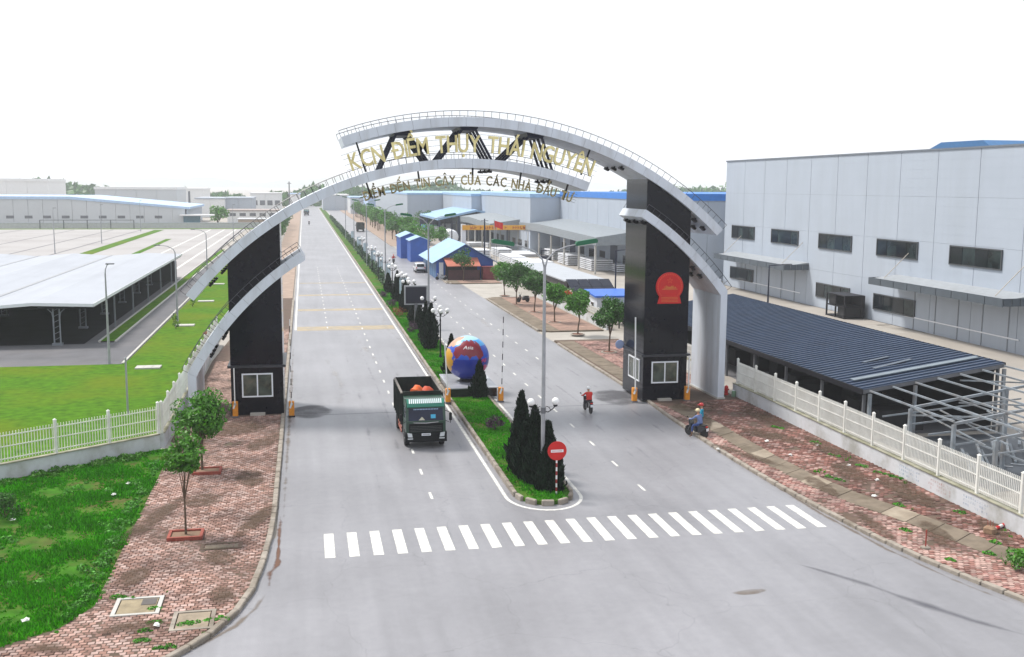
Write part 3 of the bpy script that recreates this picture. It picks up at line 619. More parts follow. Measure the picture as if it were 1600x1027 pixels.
# towers: granite slabs on a core, sloping top under the arch
def tower(x0, x1, topf, side, label, emblem=False):
    y0, y1 = 68.32, 72.98; base = 0.12
    t = MB().exy([(x0 + .03, base), (x1 - .03, base)] + [(x, topf(x) + 0.02) for x in np.linspace(x1 - .03, x0 + .03, 8)], y0 + .03, y1 - .03).build('tower', GRAN, gate)
    t['label'] = label
    g_ = 0.006
    zr = [base, 1.25, 2.3, 3.34] + [3.34 + 1.02 * k for k in range(1, 14)]
    ncx = 3
    for i in range(ncx):
        a, b = x0 + (x1 - x0) * i / ncx + g_, x0 + (x1 - x0) * (i + 1) / ncx - g_
        for z0_, z1_ in zip(zr, zr[1:]):
            ta, tb = topf(a) + .05, topf(b) + .05
            if z0_ > min(ta, tb) - 0.05: continue
            P = [(a, z0_ + g_), (b, z0_ + g_), (b, min(z1_ - g_, tb)), (a, min(z1_ - g_, ta))]
            MB().exy(P, y0, y0 + .05).build('granite_panel', GRAN, t); 
    xs = x0 if side < 0 else x1 - 0.05
    tx = topf(x0 if side < 0 else x1) + 0.05
    for i in range(3):
        a, b = y0 + (y1 - y0) * i / 3 + g_ + (0.052 if i == 0 else 0), y0 + (y1 - y0) * (i + 1) / 3 - g_
        for z0_, z1_ in zip(zr, zr[1:]):
            if z0_ > tx - 0.05: continue
            MB().box(xs, xs + .05, a, b, z0_ + g_, min(z1_ - g_, tx)).build('granite_panel', GRAN, t)
    MB().box(x0 - .18, x1 + .18, y0 - .2, y1 + .2, 3.26, 3.42).build('canopy_ledge', M('dark_ledge', (0.02, 0.022, 0.03), 0.35), t)
    return t
def window_unit(t, p0, p1, z0, z1, axis, face, panes=2):
    """white sliding window on a tower face; axis 'x' on a front face at y=face, 'y' on a side face at x=face"""
    w = 0.09
    def bx(a, b, c, d, o0, o1):
        m_ = MB()
        if axis == 'x': m_.box(a, b, face - o1, face - o0, c, d)
        else: m_.box(face - o1, face - o0, a, b, c, d)
        return m_
    f = bx(p0, p1, z0, z0 + w, 0, .07); 
    for q in ((p0, p1, z1 - w, z1), (p0, p0 + w, z0 + w, z1 - w), (p1 - w, p1, z0 + w, z1 - w), ((p0 + p1) / 2 - .04, (p0 + p1) / 2 + .04, z0 + w, z1 - w)):
        b = bx(*q, 0, .068); f.add(b.v, b.f)
    fr = f.build('window_frame', FRAMEW, t)
    return fr, bx
BOOTHG = M('booth_glass', (0.045, 0.06, 0.05), 0.08, 0.8, 1.1, stain=(0.16, 0.15, 0.11), stain_scale=0.9, stain_amt=0.8)
topB = lambda x: CB[1] + math.sqrt(22.59 ** 2 - (x - CB[0]) ** 2)
topA = lambda x: CA[1] + math.sqrt(24.66 ** 2 - (x - CA[0]) ** 2)
tl = tower(-4.87, -1.55, topB, 1, 'black granite tower over the left pavement with a booth window')
tr = tower(23.05, 26.27, topA, -1, 'black granite tower with the round red emblem')
for t, x0, x1, z0, z1 in ((tl, -4.18, -2.21, 1.3, 2.87), (tr, 23.66, 25.62, 1.36, 2.9)):
    fr, bx = window_unit(t, x0, x1, z0, z1, 'x', 68.32)
    m_ = (x0 + x1) / 2
    bx(x0 + .09, m_ - .04, z0 + .09, z1 - .09, 0.003, .03).build('window_pane', BOOTHG, t); bx(m_ + .04, x1 - .09, z0 + .09, z1 - .09, 0.003, .03).build('window_pane', BOOTHG, t)
    MB().box(m_ - .5, m_ + .45, 67.95, 68.3, .1, .28).build('doorstep', CONC, t)
fr, bx = window_unit(tr, 69.0, 71.5, 1.36, 2.95, 'y', 23.05)
bx(69.09, 70.21, 1.45, 2.86, .003, .03).build('window_pane', BOOTHG, tr); bx(70.29, 71.41, 1.45, 2.86, .003, .03).build('window_pane', BOOTHG, tr)
px_, pz_ = V(968, 538, 72.6)
cm_ = MB().bar((23.05, 72.6, pz_ - .25), (px_, 72.6, pz_ - .1), .05).build('mirror_arm', GALV, tr); MB().lathe([(.01, -.03), (.3, -.03), (.34, 0), (.01, .03)], (px_, 72.55, pz_), 18, axis='Y').build('mirror_disc', M('pale_blue_plate', (.36, .44, .68), .3), tr)
# red emblem
ex, ez = V(1046, 448, 68.3)
em = MB(); em.lathe([(1.0, 0), (1.0, .06), (0.94, .09), (0.0, .09)], (0, 0, 0), 40, axis='Y')
em.v = [(ex + x, 68.31 - y, ez + z) for x, y, z in em.v]
em.exy([(ex - .86, ez - 1.18), (ex + .86, ez - 1.18), (ex + .72, ez - .62), (ex - .72, ez - .62)], 68.2, 68.315)
emb = em.build('emblem', REDP, tr); emb['label'] = 'round red emblem with faint gold relief'
gr = MB()
for k in range(40):
    a = 2 * math.pi * k / 40 ; rr = 0.86
    if -2.2 < math.atan2(math.sin(a), math.cos(a)) < -0.9: continue
    gr.box(ex + rr * math.cos(a) - .03, ex + rr * math.cos(a) + .03, 68.205, 68.225, ez + rr * math.sin(a) - .05, ez + rr * math.sin(a) + .05)
for j in range(5):
    a = R(90 + 72 * j); b = R(90 + 144 + 72 * j)
    gr.bar((ex + .22 * math.cos(a), 68.215, ez + .42 + .22 * math.sin(a)), (ex + .22 * math.cos(b), 68.215, ez + .42 + .22 * math.sin(b)), .025, .03)
gr.build('emblem_relief', M('red_relief', (0.62, 0.05, 0.012), 0.4), emb)
rb = MB()
for j, (w, dz) in enumerate(((.42, -.1), (.55, -.17), (.3, -.03))): rb.box(ex - w, ex + w, 68.2, 68.22, ez + dz - .02, ez + dz + .015)
for k in range(9): rb.bar((ex - .4 + .1 * k, 68.212, ez - .02), (ex - .35 + .1 * k, 68.212, ez + .09 * math.sin(k * 1.4)), .02, .03)
for k in range(4): rb.box(ex - .6, ex + .6, 68.19, 68.202, ez - .75 - .1 * k, ez - .73 - .1 * k)
rb.build('emblem_ribbon', M('emblem_gold', (0.55, 0.22, 0.03), 0.4), emb)
# steel struts between the two upper arches
def zA(x): return CA[1] + math.sqrt(24.66 ** 2 - (x - CA[0]) ** 2)
def zB(x): return CB[1] + math.sqrt(23.19 ** 2 - (x - CB[0]) ** 2)
for (t0, t1, b0, b1) in (((617, 640, 594, 668)), ((721, 744, 687, 768)), ((825, 848, 786, 863))):
    tx0, tx1 = V(t0, 207, 68.6)[0], V(t1, 207, 68.6)[0]; bx0, bx1 = V(b0, 255, 68.6)[0], V(b1, 255, 68.6)[0]
    tm = (tx0 + tx1) / 2
    k_ = MB().exy([(tx0 - .12, zA(tx0) + .02), (tx1 + .12, zA(tx1) + .02), (tx1, zA(tm) - .24), (tx0, zA(tm) - .24)], 68.45, 72.6).build('strut_frame', NAVY, gate)
    for yy in (68.6, 69.85, 71.1, 72.35):
        MB().bar((tx0 + .1, yy, zA(tm) - .1), (bx0, yy, zB(bx0) - .02), .12, .16).build('strut', NAVY, k_)
        MB().bar((tx1 - .1, yy, zA(tm) - .1), (bx1, yy, zB(bx1) - .02), .12, .16).build('strut', NAVY, k_)
# lettering
def glyph(ch, size, depth):
    bar = ch == 'Đ'; cu = bpy.data.curves.new('glyph', 'FONT'); cu.body = 'D' if bar else ch; cu.size = size; cu.extrude = depth; cu.resolution_u = 3; cu.offset = 0.016 * size
    o = bpy.data.objects.new('glyph', cu); COL.objects.link(o); dg = bpy.context.evaluated_depsgraph_get()
    me = bpy.data.meshes.new_from_object(o.evaluated_get(dg)); bpy.data.objects.remove(o); bpy.data.curves.remove(cu)
    me.name = 'letter'
    if bar:
        xs = [v.co.x for v in me.vertices]; ys = [v.co.y for v in me.vertices]; x0, y1 = min(xs), max(ys); bmx = bmesh.new(); bmx.from_mesh(me)
        r_ = bmesh.ops.create_cube(bmx, size=1.0)['verts']
        for v in r_: v.co = Vector((x0 + .12 * size + v.co.x * .42 * size, y1 * .5 + v.co.y * .1 * size, v.co.z * depth * 2.1))
        bmx.to_mesh(me); bmx.free()
    for v in me.vertices: v.co.x *= 0.72
    return me
def lettering(text, c, r, amid, span, cap, depth, yy, mat, label):
    cache = {}; size = cap / 0.72; adv = []
    for ch in text:
        if ch == ' ': adv.append((None, 0, 0.36 * cap)); continue
        if ch not in cache: cache[ch] = glyph(ch, size, depth)
        me = cache[ch]; xs = [v.co.x for v in me.vertices]; adv.append((me, min(xs), max(xs) - min(xs)))
    tot = sum(a[2] for a in adv); L = R(span) * (r + cap / 2); gap = (L - tot) / (len(text) - 1)
    s_ = 0.0; holder = MB()
    for j, dr in enumerate((0.12, 0.42, 0.75, 1.02)):
        A_ = [amid + span * 0.52 - span * 1.04 * k / 40 for k in range(41)]
        holder.path([(*[q for q in (pol(c, r + dr * cap, a)[0], yy + depth + .03, pol(c, r + dr * cap, a)[1])],) for a in A_], 0.014, 4)
    hold = holder.build('sign_frame', railm, gate); hold['label'] = label
    for me, x0, w in adv:
        if me is not None:
            am = amid + span / 2 - math.degrees((s_ + w / 2) / (r + cap / 2)); x, z = pol(c, r, am)
            if not me.materials: me.materials.append(mat)
            else: me.materials[0] = mat
            o = obj('letter', me, hold)
            o.matrix_world = Matrix.Translation((x, yy, z)) @ Matrix.Rotation(R(90 - am), 4, 'Y') @ Matrix.Rotation(R(90), 4, 'X') @ Matrix.Translation((-x0 - w / 2, 0, 0))
        s_ += w + gap
    return hold
GOLD2 = M('brass_letter', (0.30, 0.245, 0.11), 0.25, 0.4, 1.2, metal=0.85, stain=(.035, .03, .02), stain_scale=.5, stain_amt=.9)
h1 = lettering('KCN ĐIỀM THỤY THÁI NGUYÊN', CA, 23.02, 89.2, 40.2, 1.12, 0.09, 68.1, GOLD, 'upper row of gold letters between the arches')
h2 = lettering('ĐIỂM ĐẾN TIN CẬY CỦA CÁC NHÀ ĐẦU TƯ', CB, 21.5, 89.8, 37.4, 0.62, 0.07, 68.1, GOLD2, 'lower row of smaller brass letters under the arch')
for a, r0, r1, c, hh in ((107.3, 22.7, 24.9, CA, h1), (70.6, 22.9, 24.9, CA, h1), (107.2, 21.6, 22.7, CB, h2), (98.5, 21.9, 22.7, CB, h2), (89.3, 21.55, 22.7, CB, h2), (81.0, 21.6, 22.7, CB, h2), (72.6, 21.5, 22.8, CB, h2)):
    (x0, z0), (x1, z1) = pol(c, r0, a), pol(c, r1, a)
    MB().bar((x0, 68.25, z0), (x1, 68.25, z1), .11, .11).build('hanger', BLACKM, hh)
# ---- barrier cabinets with raised booms
STRW = M('boom_white', (0.7, 0.7, 0.7), 0.5, 0.05); STRR = M('boom_red', (0.30, 0.012, 0.02), 0.5, 0.05); STRK = M('boom_black', (0.02, 0.015, 0.02), 0.5, 0.05)
def barrier(x, y, z, boom, lean, stripe, label, thin=0.035, dark=False):
    t = thing('boom_barrier', label, 'barrier', (x, y, z), 0, 'boom barriers at the gate')
    MB().cbox((0, 0, .56), (.34, .34, .96), 0, .03).build('cabinet', ORANGE, t, True)
    MB().cbox((0, 0, .04), (.42, .42, .08), 0, .01).build('base_plate', GREYM if not dark else BLACKM, t)
    MB().lathe([(.09, -.24), (.09, -.17), (.05, -.16)], (0, 0, .88), 10, axis='Y').build('pivot', GALV, t)
    b = MB(); n = max(4, int(boom / .42))
    for k in range(n):
        z0, z1 = .85 + boom * k / n, .85 + boom * (k + 1) / n
        b.bar((lean * z0, -.24, z0), (lean * z1, -.24, z1), thin * 2, thin * 1.4, k % 2 if stripe else 0)
    b.build('boom', [STRW, STRK if stripe == 2 else STRR], t)
    MB().bar((-.1, -.24, .62), (.02, -.24, .95), .1, .1).build('boom_clamp', STRW, t)
barrier(-4.6, 67.75, .13, 2.4, 0, 0, 'orange barrier cabinet at the left corner of the left booth', .05)
barrier(-1.05, 67.9, 0, 5.6, 0, 2, 'orange barrier cabinet on the road edge beside the left tower', dark=True)
barrier(9.55, 70.2, .05, 3.6, -.06, 0, 'orange barrier cabinet behind the green truck, beside the globe plinth', .05)
barrier(13.3, 70.3, .0, 5.2, .02, 2, 'orange barrier cabinet on the right side of the globe plinth')
barrier(22.55, 68.6, .0, 5.2, -.02, 0, 'weathered orange barrier cabinet at the road side of the emblem tower', .05)
barrier(26.15, 67.8, .13, 2.4, 0, 0, 'orange barrier cabinet at the pavement side of the emblem tower', .05)
# ================================================================== GLOBE
gl = thing('globe_monument', 'painted world globe marked Asia on a black plinth in the median', 'monument', (11.52, 74.2, 0.15))
MB().box(-1.62, 1.72, -2.7, 2.9, 0, .62).build('plinth', M('black_plinth', (0.006, 0.006, 0.008), 0.25, 0.2, 3), gl)
MB().box(-1.70, 1.80, -2.78, 2.98, .62, .68).build('plinth_top', M('plinth_slab', (0.36, 0.37, 0.40), 0.2, 0.15, 1.0), gl)
MB().lathe([(.75, .68), (.62, .72), (.45, .95), (.4, 1.1)], (0, 0, 0), 20).build('pedestal', BLACKM, gl, True)
sg = MB().sphere((0, 0, 0), 1.6, 56, 36)
gm = bpy.data.materials.new('globe_paint'); gm.use_nodes = True; gn = gm.node_tree.nodes; gk = gm.node_tree.links
gp = gn['Principled BSDF']; gp.inputs['Roughness'].default_value = 0.35
at = gn.new('ShaderNodeAttribute'); at.attribute_name = 'tint'; gk.new(at.outputs['Color'], gp.inputs['Base Color'])
sme = sg.mesh('sphere', gm, True)
# continents as painted patches, outlines in (right, up) on the side facing the gate road, unit sphere
ASIA = [(-.58,.02),(-.62,.2),(-.55,.38),(-.40,.46),(-.30,.5),(-.22,.66),(0,.72),(.3,.68),(.5,.55),(.62,.4),(.68,.2),(.72,0),(.66,-.06),(.56,-.2),(.48,-.08),(.38,-.02),(.3,-.04),(.22,-.02),(.12,-.2),(.04,-.02),(-.1,.02),(-.3,.04),(-.38,-.08),(-.52,-.14)]
AFR = [(-1.1,.42),(-.78,.36),(-.70,.2),(-.66,-.1),(-.6,-.18),(-.68,-.4),(-.74,-.66),(-1.1,-.7)]
EUR = [(-.85,.48),(-.62,.42),(-.5,.5),(-.36,.56),(-.3,.72),(-.1,.9),(-.45,.95),(-.8,.8)]
AUS = [(.62,-.5),(.7,-.42),(.85,-.36),(1.0,-.4),(1.0,-.75),(.75,-.72)]
ISL = [(.66,-.12),(.8,-.1),(.86,-.22),(.74,-.28),(.64,-.24)]
def inpoly(poly, x, y):
    c = False; n = len(poly)
    for i in range(n):
        (x0, y0), (x1, y1) = poly[i], poly[(i + 1) % n]
        if (y0 > y) != (y1 > y) and x < x0 + (x1 - x0) * (y - y0) / (y1 - y0): c = not c
    return c
bmg = bmesh.new(); bmg.from_mesh(sme); bmesh.ops.subdivide_edges(bmg, edges=bmg.edges[:], cuts=2, use_grid_fill=True); bmg.to_mesh(sme); bmg.free()
vd = Vector((-.14, -.96, .24)).normalized(); rt = Vector((vd.y * -1, vd.x, 0)).normalized(); upv = rt.cross(vd) * -1
if upv.z < 0: upv = -upv
cols = []
for v in sme.vertices:
    v.co = v.co.normalized() * 1.6
    n_ = v.co.normalized(); x, y, d = n_.dot(rt), n_.dot(upv), n_.dot(vd)
    wob = 0.025 * math.sin(n_.x * 31 + n_.z * 17) + 0.02 * math.sin(n_.y * 43 + n_.x * 11); x += wob; y += wob
    col = (0.008, 0.075, 0.50)
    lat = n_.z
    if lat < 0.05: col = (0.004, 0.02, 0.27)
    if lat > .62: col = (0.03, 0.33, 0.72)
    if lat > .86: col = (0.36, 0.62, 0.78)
    if d > -0.1:
        if inpoly(AFR, x, y): col = (0.56, 0.29, 0.008)
        if inpoly(EUR, x, y): col = (0.5, 0.30, 0.20)
        if inpoly(AUS, x, y) or inpoly(ISL, x, y): col = (0.45, 0.03, 0.14)
        if inpoly(ASIA, x, y): col = (0.20, 0.008, 0.022)
    elif math.sin(n_.x * 3 + 1) + math.sin(n_.z * 4) + math.sin(n_.y * 3) > 0.9: col = (0.10, 0.30, 0.06)
    cols.append((*col, 1))
a = sme.attributes.new('tint', 'FLOAT_COLOR', 'POINT'); a.data.foreach_set('color', np.array(cols, np.float32).reshape(-1))
sme.polygons.foreach_set('use_smooth', [True] * len(sme.polygons))
so = obj('sphere', sme, gl); so.location = (0, 0, 2.42)
cu = bpy.data.curves.new('glyph', 'FONT'); cu.body = 'Asia'; cu.size = 0.46; cu.extrude = 0.01; cu.align_x = 'CENTER'; cu.shear = 0.25
o = bpy.data.objects.new('glyph', cu); COL.objects.link(o); dg = bpy.context.evaluated_depsgraph_get(); am = bpy.data.meshes.new_from_object(o.evaluated_get(dg)); bpy.data.objects.remove(o)
for v in am.vertices:        # wrap the word onto the sphere
    d_ = (vd * 1.0 + rt * (v.co.x / 1.6 + 0.04) + upv * (v.co.y / 1.6 + .30)).normalized(); v.co = d_ * (1.606 + v.co.z) + Vector((0, 0, 2.42))
am.materials.append(STRW); obj('lettering', am, gl)
# ================================================================== VEGETATION
def leafcloud(N, rg, shape, size, up=0.35):
    """N diamond leaves; shape(rg, N) gives centres and outward directions"""
    c, outd = shape(rg, N)
    nrm = rg.normal(0, 1, (N, 3)) * 0.75 + outd; nrm[:, 2] += up; nrm /= np.linalg.norm(nrm, axis=1)[:, None]
    t = np.cross(nrm, rg.normal(0, 1, (N, 3))); t /= np.linalg.norm(t, axis=1)[:, None]; b = np.cross(nrm, t)
    L = size * rg.uniform(0.6, 1.35, N)[:, None]; Wd = L * 0.5
    q = np.zeros((N, 4, 3)); q[:, 0] = c - t * L; q[:, 1] = c + b * Wd; q[:, 2] = c + t * L; q[:, 3] = c - b * Wd
    return q
def broad_shape(w, h, z0, nclump, seed):
    r0 = np.random.default_rng(seed)
    d = r0.normal(0, 1, (nclump, 3)); d /= np.linalg.norm(d, axis=1)[:, None]
    rr = r0.uniform(0.35, 0.88, nclump)[:, None]
    cc = d * rr * np.array([w / 2, w / 2, h / 2]) + np.array([0, 0, z0 + h / 2]); cr = r0.uniform(0.16, 0.30, nclump) * w
    cc[:, 2] += 0.12 * h * (1 - (cc[:, 0] ** 2 + cc[:, 1] ** 2) / (w / 2) ** 2)
    def f(rg, N):
        k = rg.integers(0, nclump, N); u = rg.normal(0, 1, (N, 3)); u /= np.linalg.norm(u, axis=1)[:, None]
        return cc[k] + u * (cr[k] * rg.uniform(0.45, 1.0, N) ** 0.5)[:, None] * np.array([1, 1, 0.72]), u
    return f, cc
def make_tree(label, w, h, zc, seed, n=2600, leaf=0.10, mat=None, trunk_r=0.06, lean=0.0, forks=4, name='street_tree', group=None, nclump=22):
    t = thing(name, label, 'tree', group=group); rg = np.random.default_rng(seed)
    f, cc = broad_shape(w, h, zc, nclump, seed); q = leafcloud(n, rg, f, leaf)
    obj('crown', fastmesh('crown', q, 4, mat or LEAF), t)
    b = MB(); fk = zc * 0.78
    b.path([(0, 0, -0.05), (lean * .3, 0.02, fk * .5), (lean, 0, fk)], [trunk_r * 1.25, trunk_r, trunk_r * .85], 7)
    for i in np.linspace(0, nclump - 1, forks + 3).astype(int):
        e = cc[i]; b.path([(lean, 0, fk - .05), (lean + (e[0] - lean) * .45, e[1] * .45, fk + (e[2] - fk) * .55), (e[0], e[1], e[2])], [trunk_r * .6, trunk_r * .4, trunk_r * .15], 5)
    b.build('trunk', BARK, t, True); return t
def make_conifer(w, h, seed, n=1500):
    t = thing('conifer_shrub', 'x', 'shrub'); rg = np.random.default_rng(seed)
    tz = rg.uniform(0, 1, n) ** 0.8; a = rg.uniform(0, 2 * np.pi, n)
    lob = 1 + 0.20 * np.sin(a * 3 + seed + tz * 9) + 0.15 * np.sin(a * 5 - tz * 13)
    prof = np.where(tz < .18, 0.62 + 0.38 * tz / .18, (1 - (tz - .18) / .82) ** 0.82)
    r = w / 2 * prof * lob * rg.uniform(0.55, 1.05, n)
    c = np.c_[r * np.cos(a), r * np.sin(a), 0.05 + tz * h]
    up = np.c_[np.cos(a) * .35, np.sin(a) * .35, np.ones(n)] + rg.normal(0, .22, (n, 3)); up /= np.linalg.norm(up, axis=1)[:, None]
    sd = np.cross(up, rg.normal(0, 1, (n, 3))); sd /= np.linalg.norm(sd, axis=1)[:, None]
    L = (0.19 * rg.uniform(.6, 1.3, n))[:, None]
    q = np.zeros((n, 4, 3)); q[:, 0] = c - up * L; q[:, 1] = c + sd * L * .32; q[:, 2] = c + up * L; q[:, 3] = c - sd * L * .32
    obj('crown', fastmesh('crown', q, 4, CONIF), t)
    MB().lathe([(w * .16, 0), (w * .26, h * .2), (w * .14, h * .6), (.01, h * .93)], (0, 0, 0), 8).build('inner_branches', M('conifer_core', (0.004, 0.009, 0.004), 0.95, spec=0.1), t)
    MB().tube((0, 0, -.05), (0, 0, h * .3), .05, .04, 6).build('trunk', BARK, t); return t
# conifers down the median
con = [make_conifer(1.5, 4.0, 1, 2800), make_conifer(1.3, 3.1, 2, 2300), make_conifer(1.2, 2.5, 3, 1900)]
CP = [(10.85, 51.5, 0, 1.05), (11.75, 52.4, 1, 1.0), (11.5, 53.8, 1, .9), (10.8, 50.3, 2, 1.1), (12.0, 50.6, 2, 1.05), (11.3, 48.1, 2, .85), (11.35, 50.4, 1, 1.12), (11.05, 49.3, 1, .95), (11.75, 49.1, 1, 1.0), (11.75, 48.0, 2, .95), (11.1, 79.6, 1, 1.0), (11.9, 71.0, 2, 1.05)]
for y in (93.5, 95.2, 97.5, 99.3, 101): CP.append((11.3 + .35 * math.sin(y * 3), y, 0 if y < 98 else 1, .95 + .1 * math.sin(y)))
for y in (106.5, 109.5, 111.5, 113.5, 121.5, 123.8, 126, 133.5, 136, 144, 146.5): CP.append((11.6 + .3 * math.sin(y * 2), y, 0 if int(y) % 2 else 1, .9 + .12 * math.sin(y * 1.7)))
CP.sort(key=lambda p: p[1]); first = [True] * 3
for i, (x, y, k, s_) in enumerate(CP):
    lb = 'dark conical conifer in the median, %s counted from the crossing' % ordn(i)
    if first[k]: o = con[k]; first[k] = False; o.location = (x, y, .18); o.scale = (s_,) * 3; o['label'] = lb; o.rotation_euler = (0, 0, i * 1.7)
    else: o = dup(con[k], (x, y, .18), i * 1.7, lb, scale=s_ * random.uniform(.95, 1.05))
    o['group'] = 'conifers in the median'
# low flowering bushes
def bush(x, y, w, h, mat, label, seed, n=520, z=.18, name='flower_bush'):
    t = thing(name, label, 'bush', (x, y, z)); f, cc = broad_shape(w, h, 0, 14, seed); obj('foliage', fastmesh('foliage', leafcloud(n, np.random.default_rng(seed), f, .07), 4, mat), t)
    MB().path([(0, 0, -.05), (0, .02, h * .5)], [.03, .015], 5).path([(0, 0, 0), (w * .2, .05, h * .5)], [.02, .01], 5).path([(0, 0, 0), (-w * .2, -.05, h * .5)], [.02, .01], 5).build('stem', BARK, t); return t
PURP = M('purple_leaf', (0.06, 0.022, 0.05), 0.7, 0.3, 3, island=.6); RUST = M('rust_leaf', (0.20, 0.055, 0.012), 0.7, 0.3, 3, island=.5)
bush(*G(773, 676), 1.1, .75, PURP, 'purple leaved bush beside the tall conifers in front of the globe', 3)
bush(10.55, 104.8, 1.4, .9, PURP, 'grey purple bush in the median beyond the screen', 4)
bush(10.6, 118.5, 2.2, 1.0, RUST, 'rust orange bush in the far median', 5)
bush(10.4, 127, 1.5, .9, PURP, 'low purple bush beyond the rust orange one', 6)
bush(10.4, 139, 1.5, .9, PURP, 'faint purple bush farthest along the median', 7)
bush(*G(1592, 893), 1.3, .8, LEAFL, 'round green bush at the right pavement edge', 8, 700, .13, 'small_bush')
bush(*G(8, 812), 1.7, 1.1, LEAF, 'dark green weedy bush in the rough grass by the fence', 9, 900, .1, 'small_bush')
# street trees
tA = make_tree('slim young tree with a bare stem in a square brick planter on the left pavement', 1.75, 2.25, 2.1, 11, 1900, .10, LEAFL, .045, nclump=26); tA.location = (-5.22, 44.5, .13)
tB = make_tree('fuller young tree in front of the left gate leg', 2.75, 2.6, 1.5, 12, 4200, .11, LEAFL, .06, nclump=34); tB.location = (-5.5, 54.9, .13)
for k, (x, y) in enumerate(((-5.22, 44.45), (-5.22, 54.65))):
    t = thing('tree_planter', ['square red brick planter round the slim young tree', 'square red brick planter round the fuller young tree'][k], 'planter', (x, y, .13))
    BR = M('planter_brick', (0.26, 0.06, 0.04), 0.85, .25, 6, bump=.3)
    for (a0, a1, b0, b1) in ((-.72, .72, -.55, -.43), (-.72, .72, .43, .55), (-.72, -.6, -.42, .42), (.6, .72, -.42, .42)):
        MB().box(a0, a1, b0, b1, -.03, .16).build('brick_edge', BR, t)
    MB().box(-.6, .6, -.43, .43, -.03, .09).build('soil', EARTH, t)
TS = [(26.9, 89.4, 2.9, 2.6, 2.0, 'round tree nearest the emblem tower'), (27.0, 100.9, 2.9, 2.3, 2.0, 'tree with a crooked trunk beside the side road'), (26.9, 110.4, 2.7, 2.7, 1.8, 'third roadside tree from the emblem tower'), (26.7, 119.9, 3.1, 2.9, 1.8, 'fourth roadside tree from the emblem tower'), (26.2, 128.1, 3.9, 3.3, 2.0, 'largest darkest roadside tree, fifth from the emblem tower'), (26.7, 138.6, 2.9, 3.0, 1.6, 'sixth roadside tree, at the side street corner')]
for i, (x, y, w, h, zc, lb) in enumerate(TS):
    t = make_tree(lb, w, h, zc, 30 + i, 4200, .13, LEAF if i in (0, 4, 3) else LEAFL, .075, lean=[.05, .18, -.05, .1, 0, -.1][i], group='roadside trees beyond the gate', forks=5, nclump=32); t.location = (x, y, .14)
    p_ = thing('tree_pit', 'red earth pit round the %s' % ['round tree nearest the emblem tower', 'crooked tree by the side road', 'third roadside tree', 'fourth roadside tree', 'largest roadside tree', 'corner roadside tree'][i], 'planter', (x, y, .14))
    MB().lathe([(.75, 0), (.72, .08), (.6, .08), (.58, .03)], (0, 0, 0), 14).build('rim', KERB, p_); MB().lathe([(.6, 0), (.5, .06), (.01, .09)], (0, 0, 0), 12).build('soil', M('red_soil', (.17, .065, .04), .95), p_)
# orange blossom on the crooked tree
bush(26.1, 101.5, .9, .5, M('flame_flower', (.62, .07, .02), .6, .2, 4, island=.4), 'orange red blossom spray over the crooked roadside tree', 17, 200, 4.1, 'blossom_spray')
# ================================================================== STREET LAMPS, SIGNS IN THE MEDIAN
GREENL = M('lamp_green', (0.006, 0.11, 0.05), 0.4, .08, 3)
def tall_lamp():
    t = thing('street_lamp', 'x', 'street lamp')
    MB().lathe([(.16, 0), (.16, .05), (.115, .08), (.105, 3.5), (.085, 8), (.07, 11.0)], (0, 0, 0), 10).build('pole', GALV, t, True)
    for s_ in (-1, 1):
        pts = [(0, 0, 10.9), (s_ * .12, 0, 11.35), (s_ * .5, 0, 11.75), (s_ * 1.1, 0, 11.98), (s_ * 1.75, 0, 12.1)]
        a = MB().path(pts, [.05, .045, .04, .035, .03], 7).build('arm', GALV, t, True)
        hb = MB().exy([(s_ * 1.55, 12.0), (s_ * 2.6, 12.16), (s_ * 2.62, 12.30), (s_ * 2.5, 12.36), (s_ * 1.6, 12.22), (s_ * 1.52, 12.12)], -.15, .15).build('lamp_head', GREENL, t)
        MB().exy([(s_ * 1.68, 11.985), (s_ * 2.48, 12.105), (s_ * 2.48, 12.13), (s_ * 1.68, 12.01)], -.11, .11).build('lens', PLASTICW, hb)
    return t
def globes(t, z, n, r, mat, ring=.55):
    for k in range(n):
        a = 2 * math.pi * k / n; c, s_ = math.cos(a), math.sin(a)
        MB().path([(0, 0, z - .45), (c * ring * .4, s_ * ring * .4, z - .5), (c * ring * .8, s_ * ring * .8, z - .34), (c * ring, s_ * ring, z - .18)], .028, 6).path([(c * ring * .25, s_ * ring * .25, z - .2), (c * ring * .5, s_ * ring * .5, z - .28), (c * ring * .62, s_ * ring * .62, z - .42)], .018, 5).build('bracket', mat, t)
        g_ = MB().lathe([(.05, z - .24), (.11, z - .2), (.11, z - .15)], (c * ring, s_ * ring, 0), 8).build('holder', mat, t)
        MB().sphere((c * ring, s_ * ring, z + .03), r, 14, 10).build('globe', PLASTICW, g_, True)
L0 = tall_lamp(); L0.location = (11.4, 48.95, .15); L0['label'] = 'nearest tall twin-arm street lamp with green heads, rising from the median end'; L0['group'] = 'tall street lamps in the median'
L1Y = [97.2, 150.5, 196, 246, 296]
for i, y in enumerate(L1Y): dup(L0, (11.4, y, .15), 0, 'tall twin-arm street lamp with green heads, %s from the crossing' % ordn(i + 1))
def glabel(i): return 'pair of white globe lamps clamped on the %s tall street lamp from the crossing' % ordn(i)
for i, y in enumerate([48.95, 97.2, 150.5]):
    t = thing('globe_lamp_collar', glabel(i), 'lamp', (11.4, y, .15), 0, 'globe lamp pairs on tall lamps'); MB().lathe([(.13, 3.75), (.13, 4.05)], (0, 0, 0), 10).build('clamp', GREYM, t); globes(t, 4.3, 2, .19, BLACKM, .62)
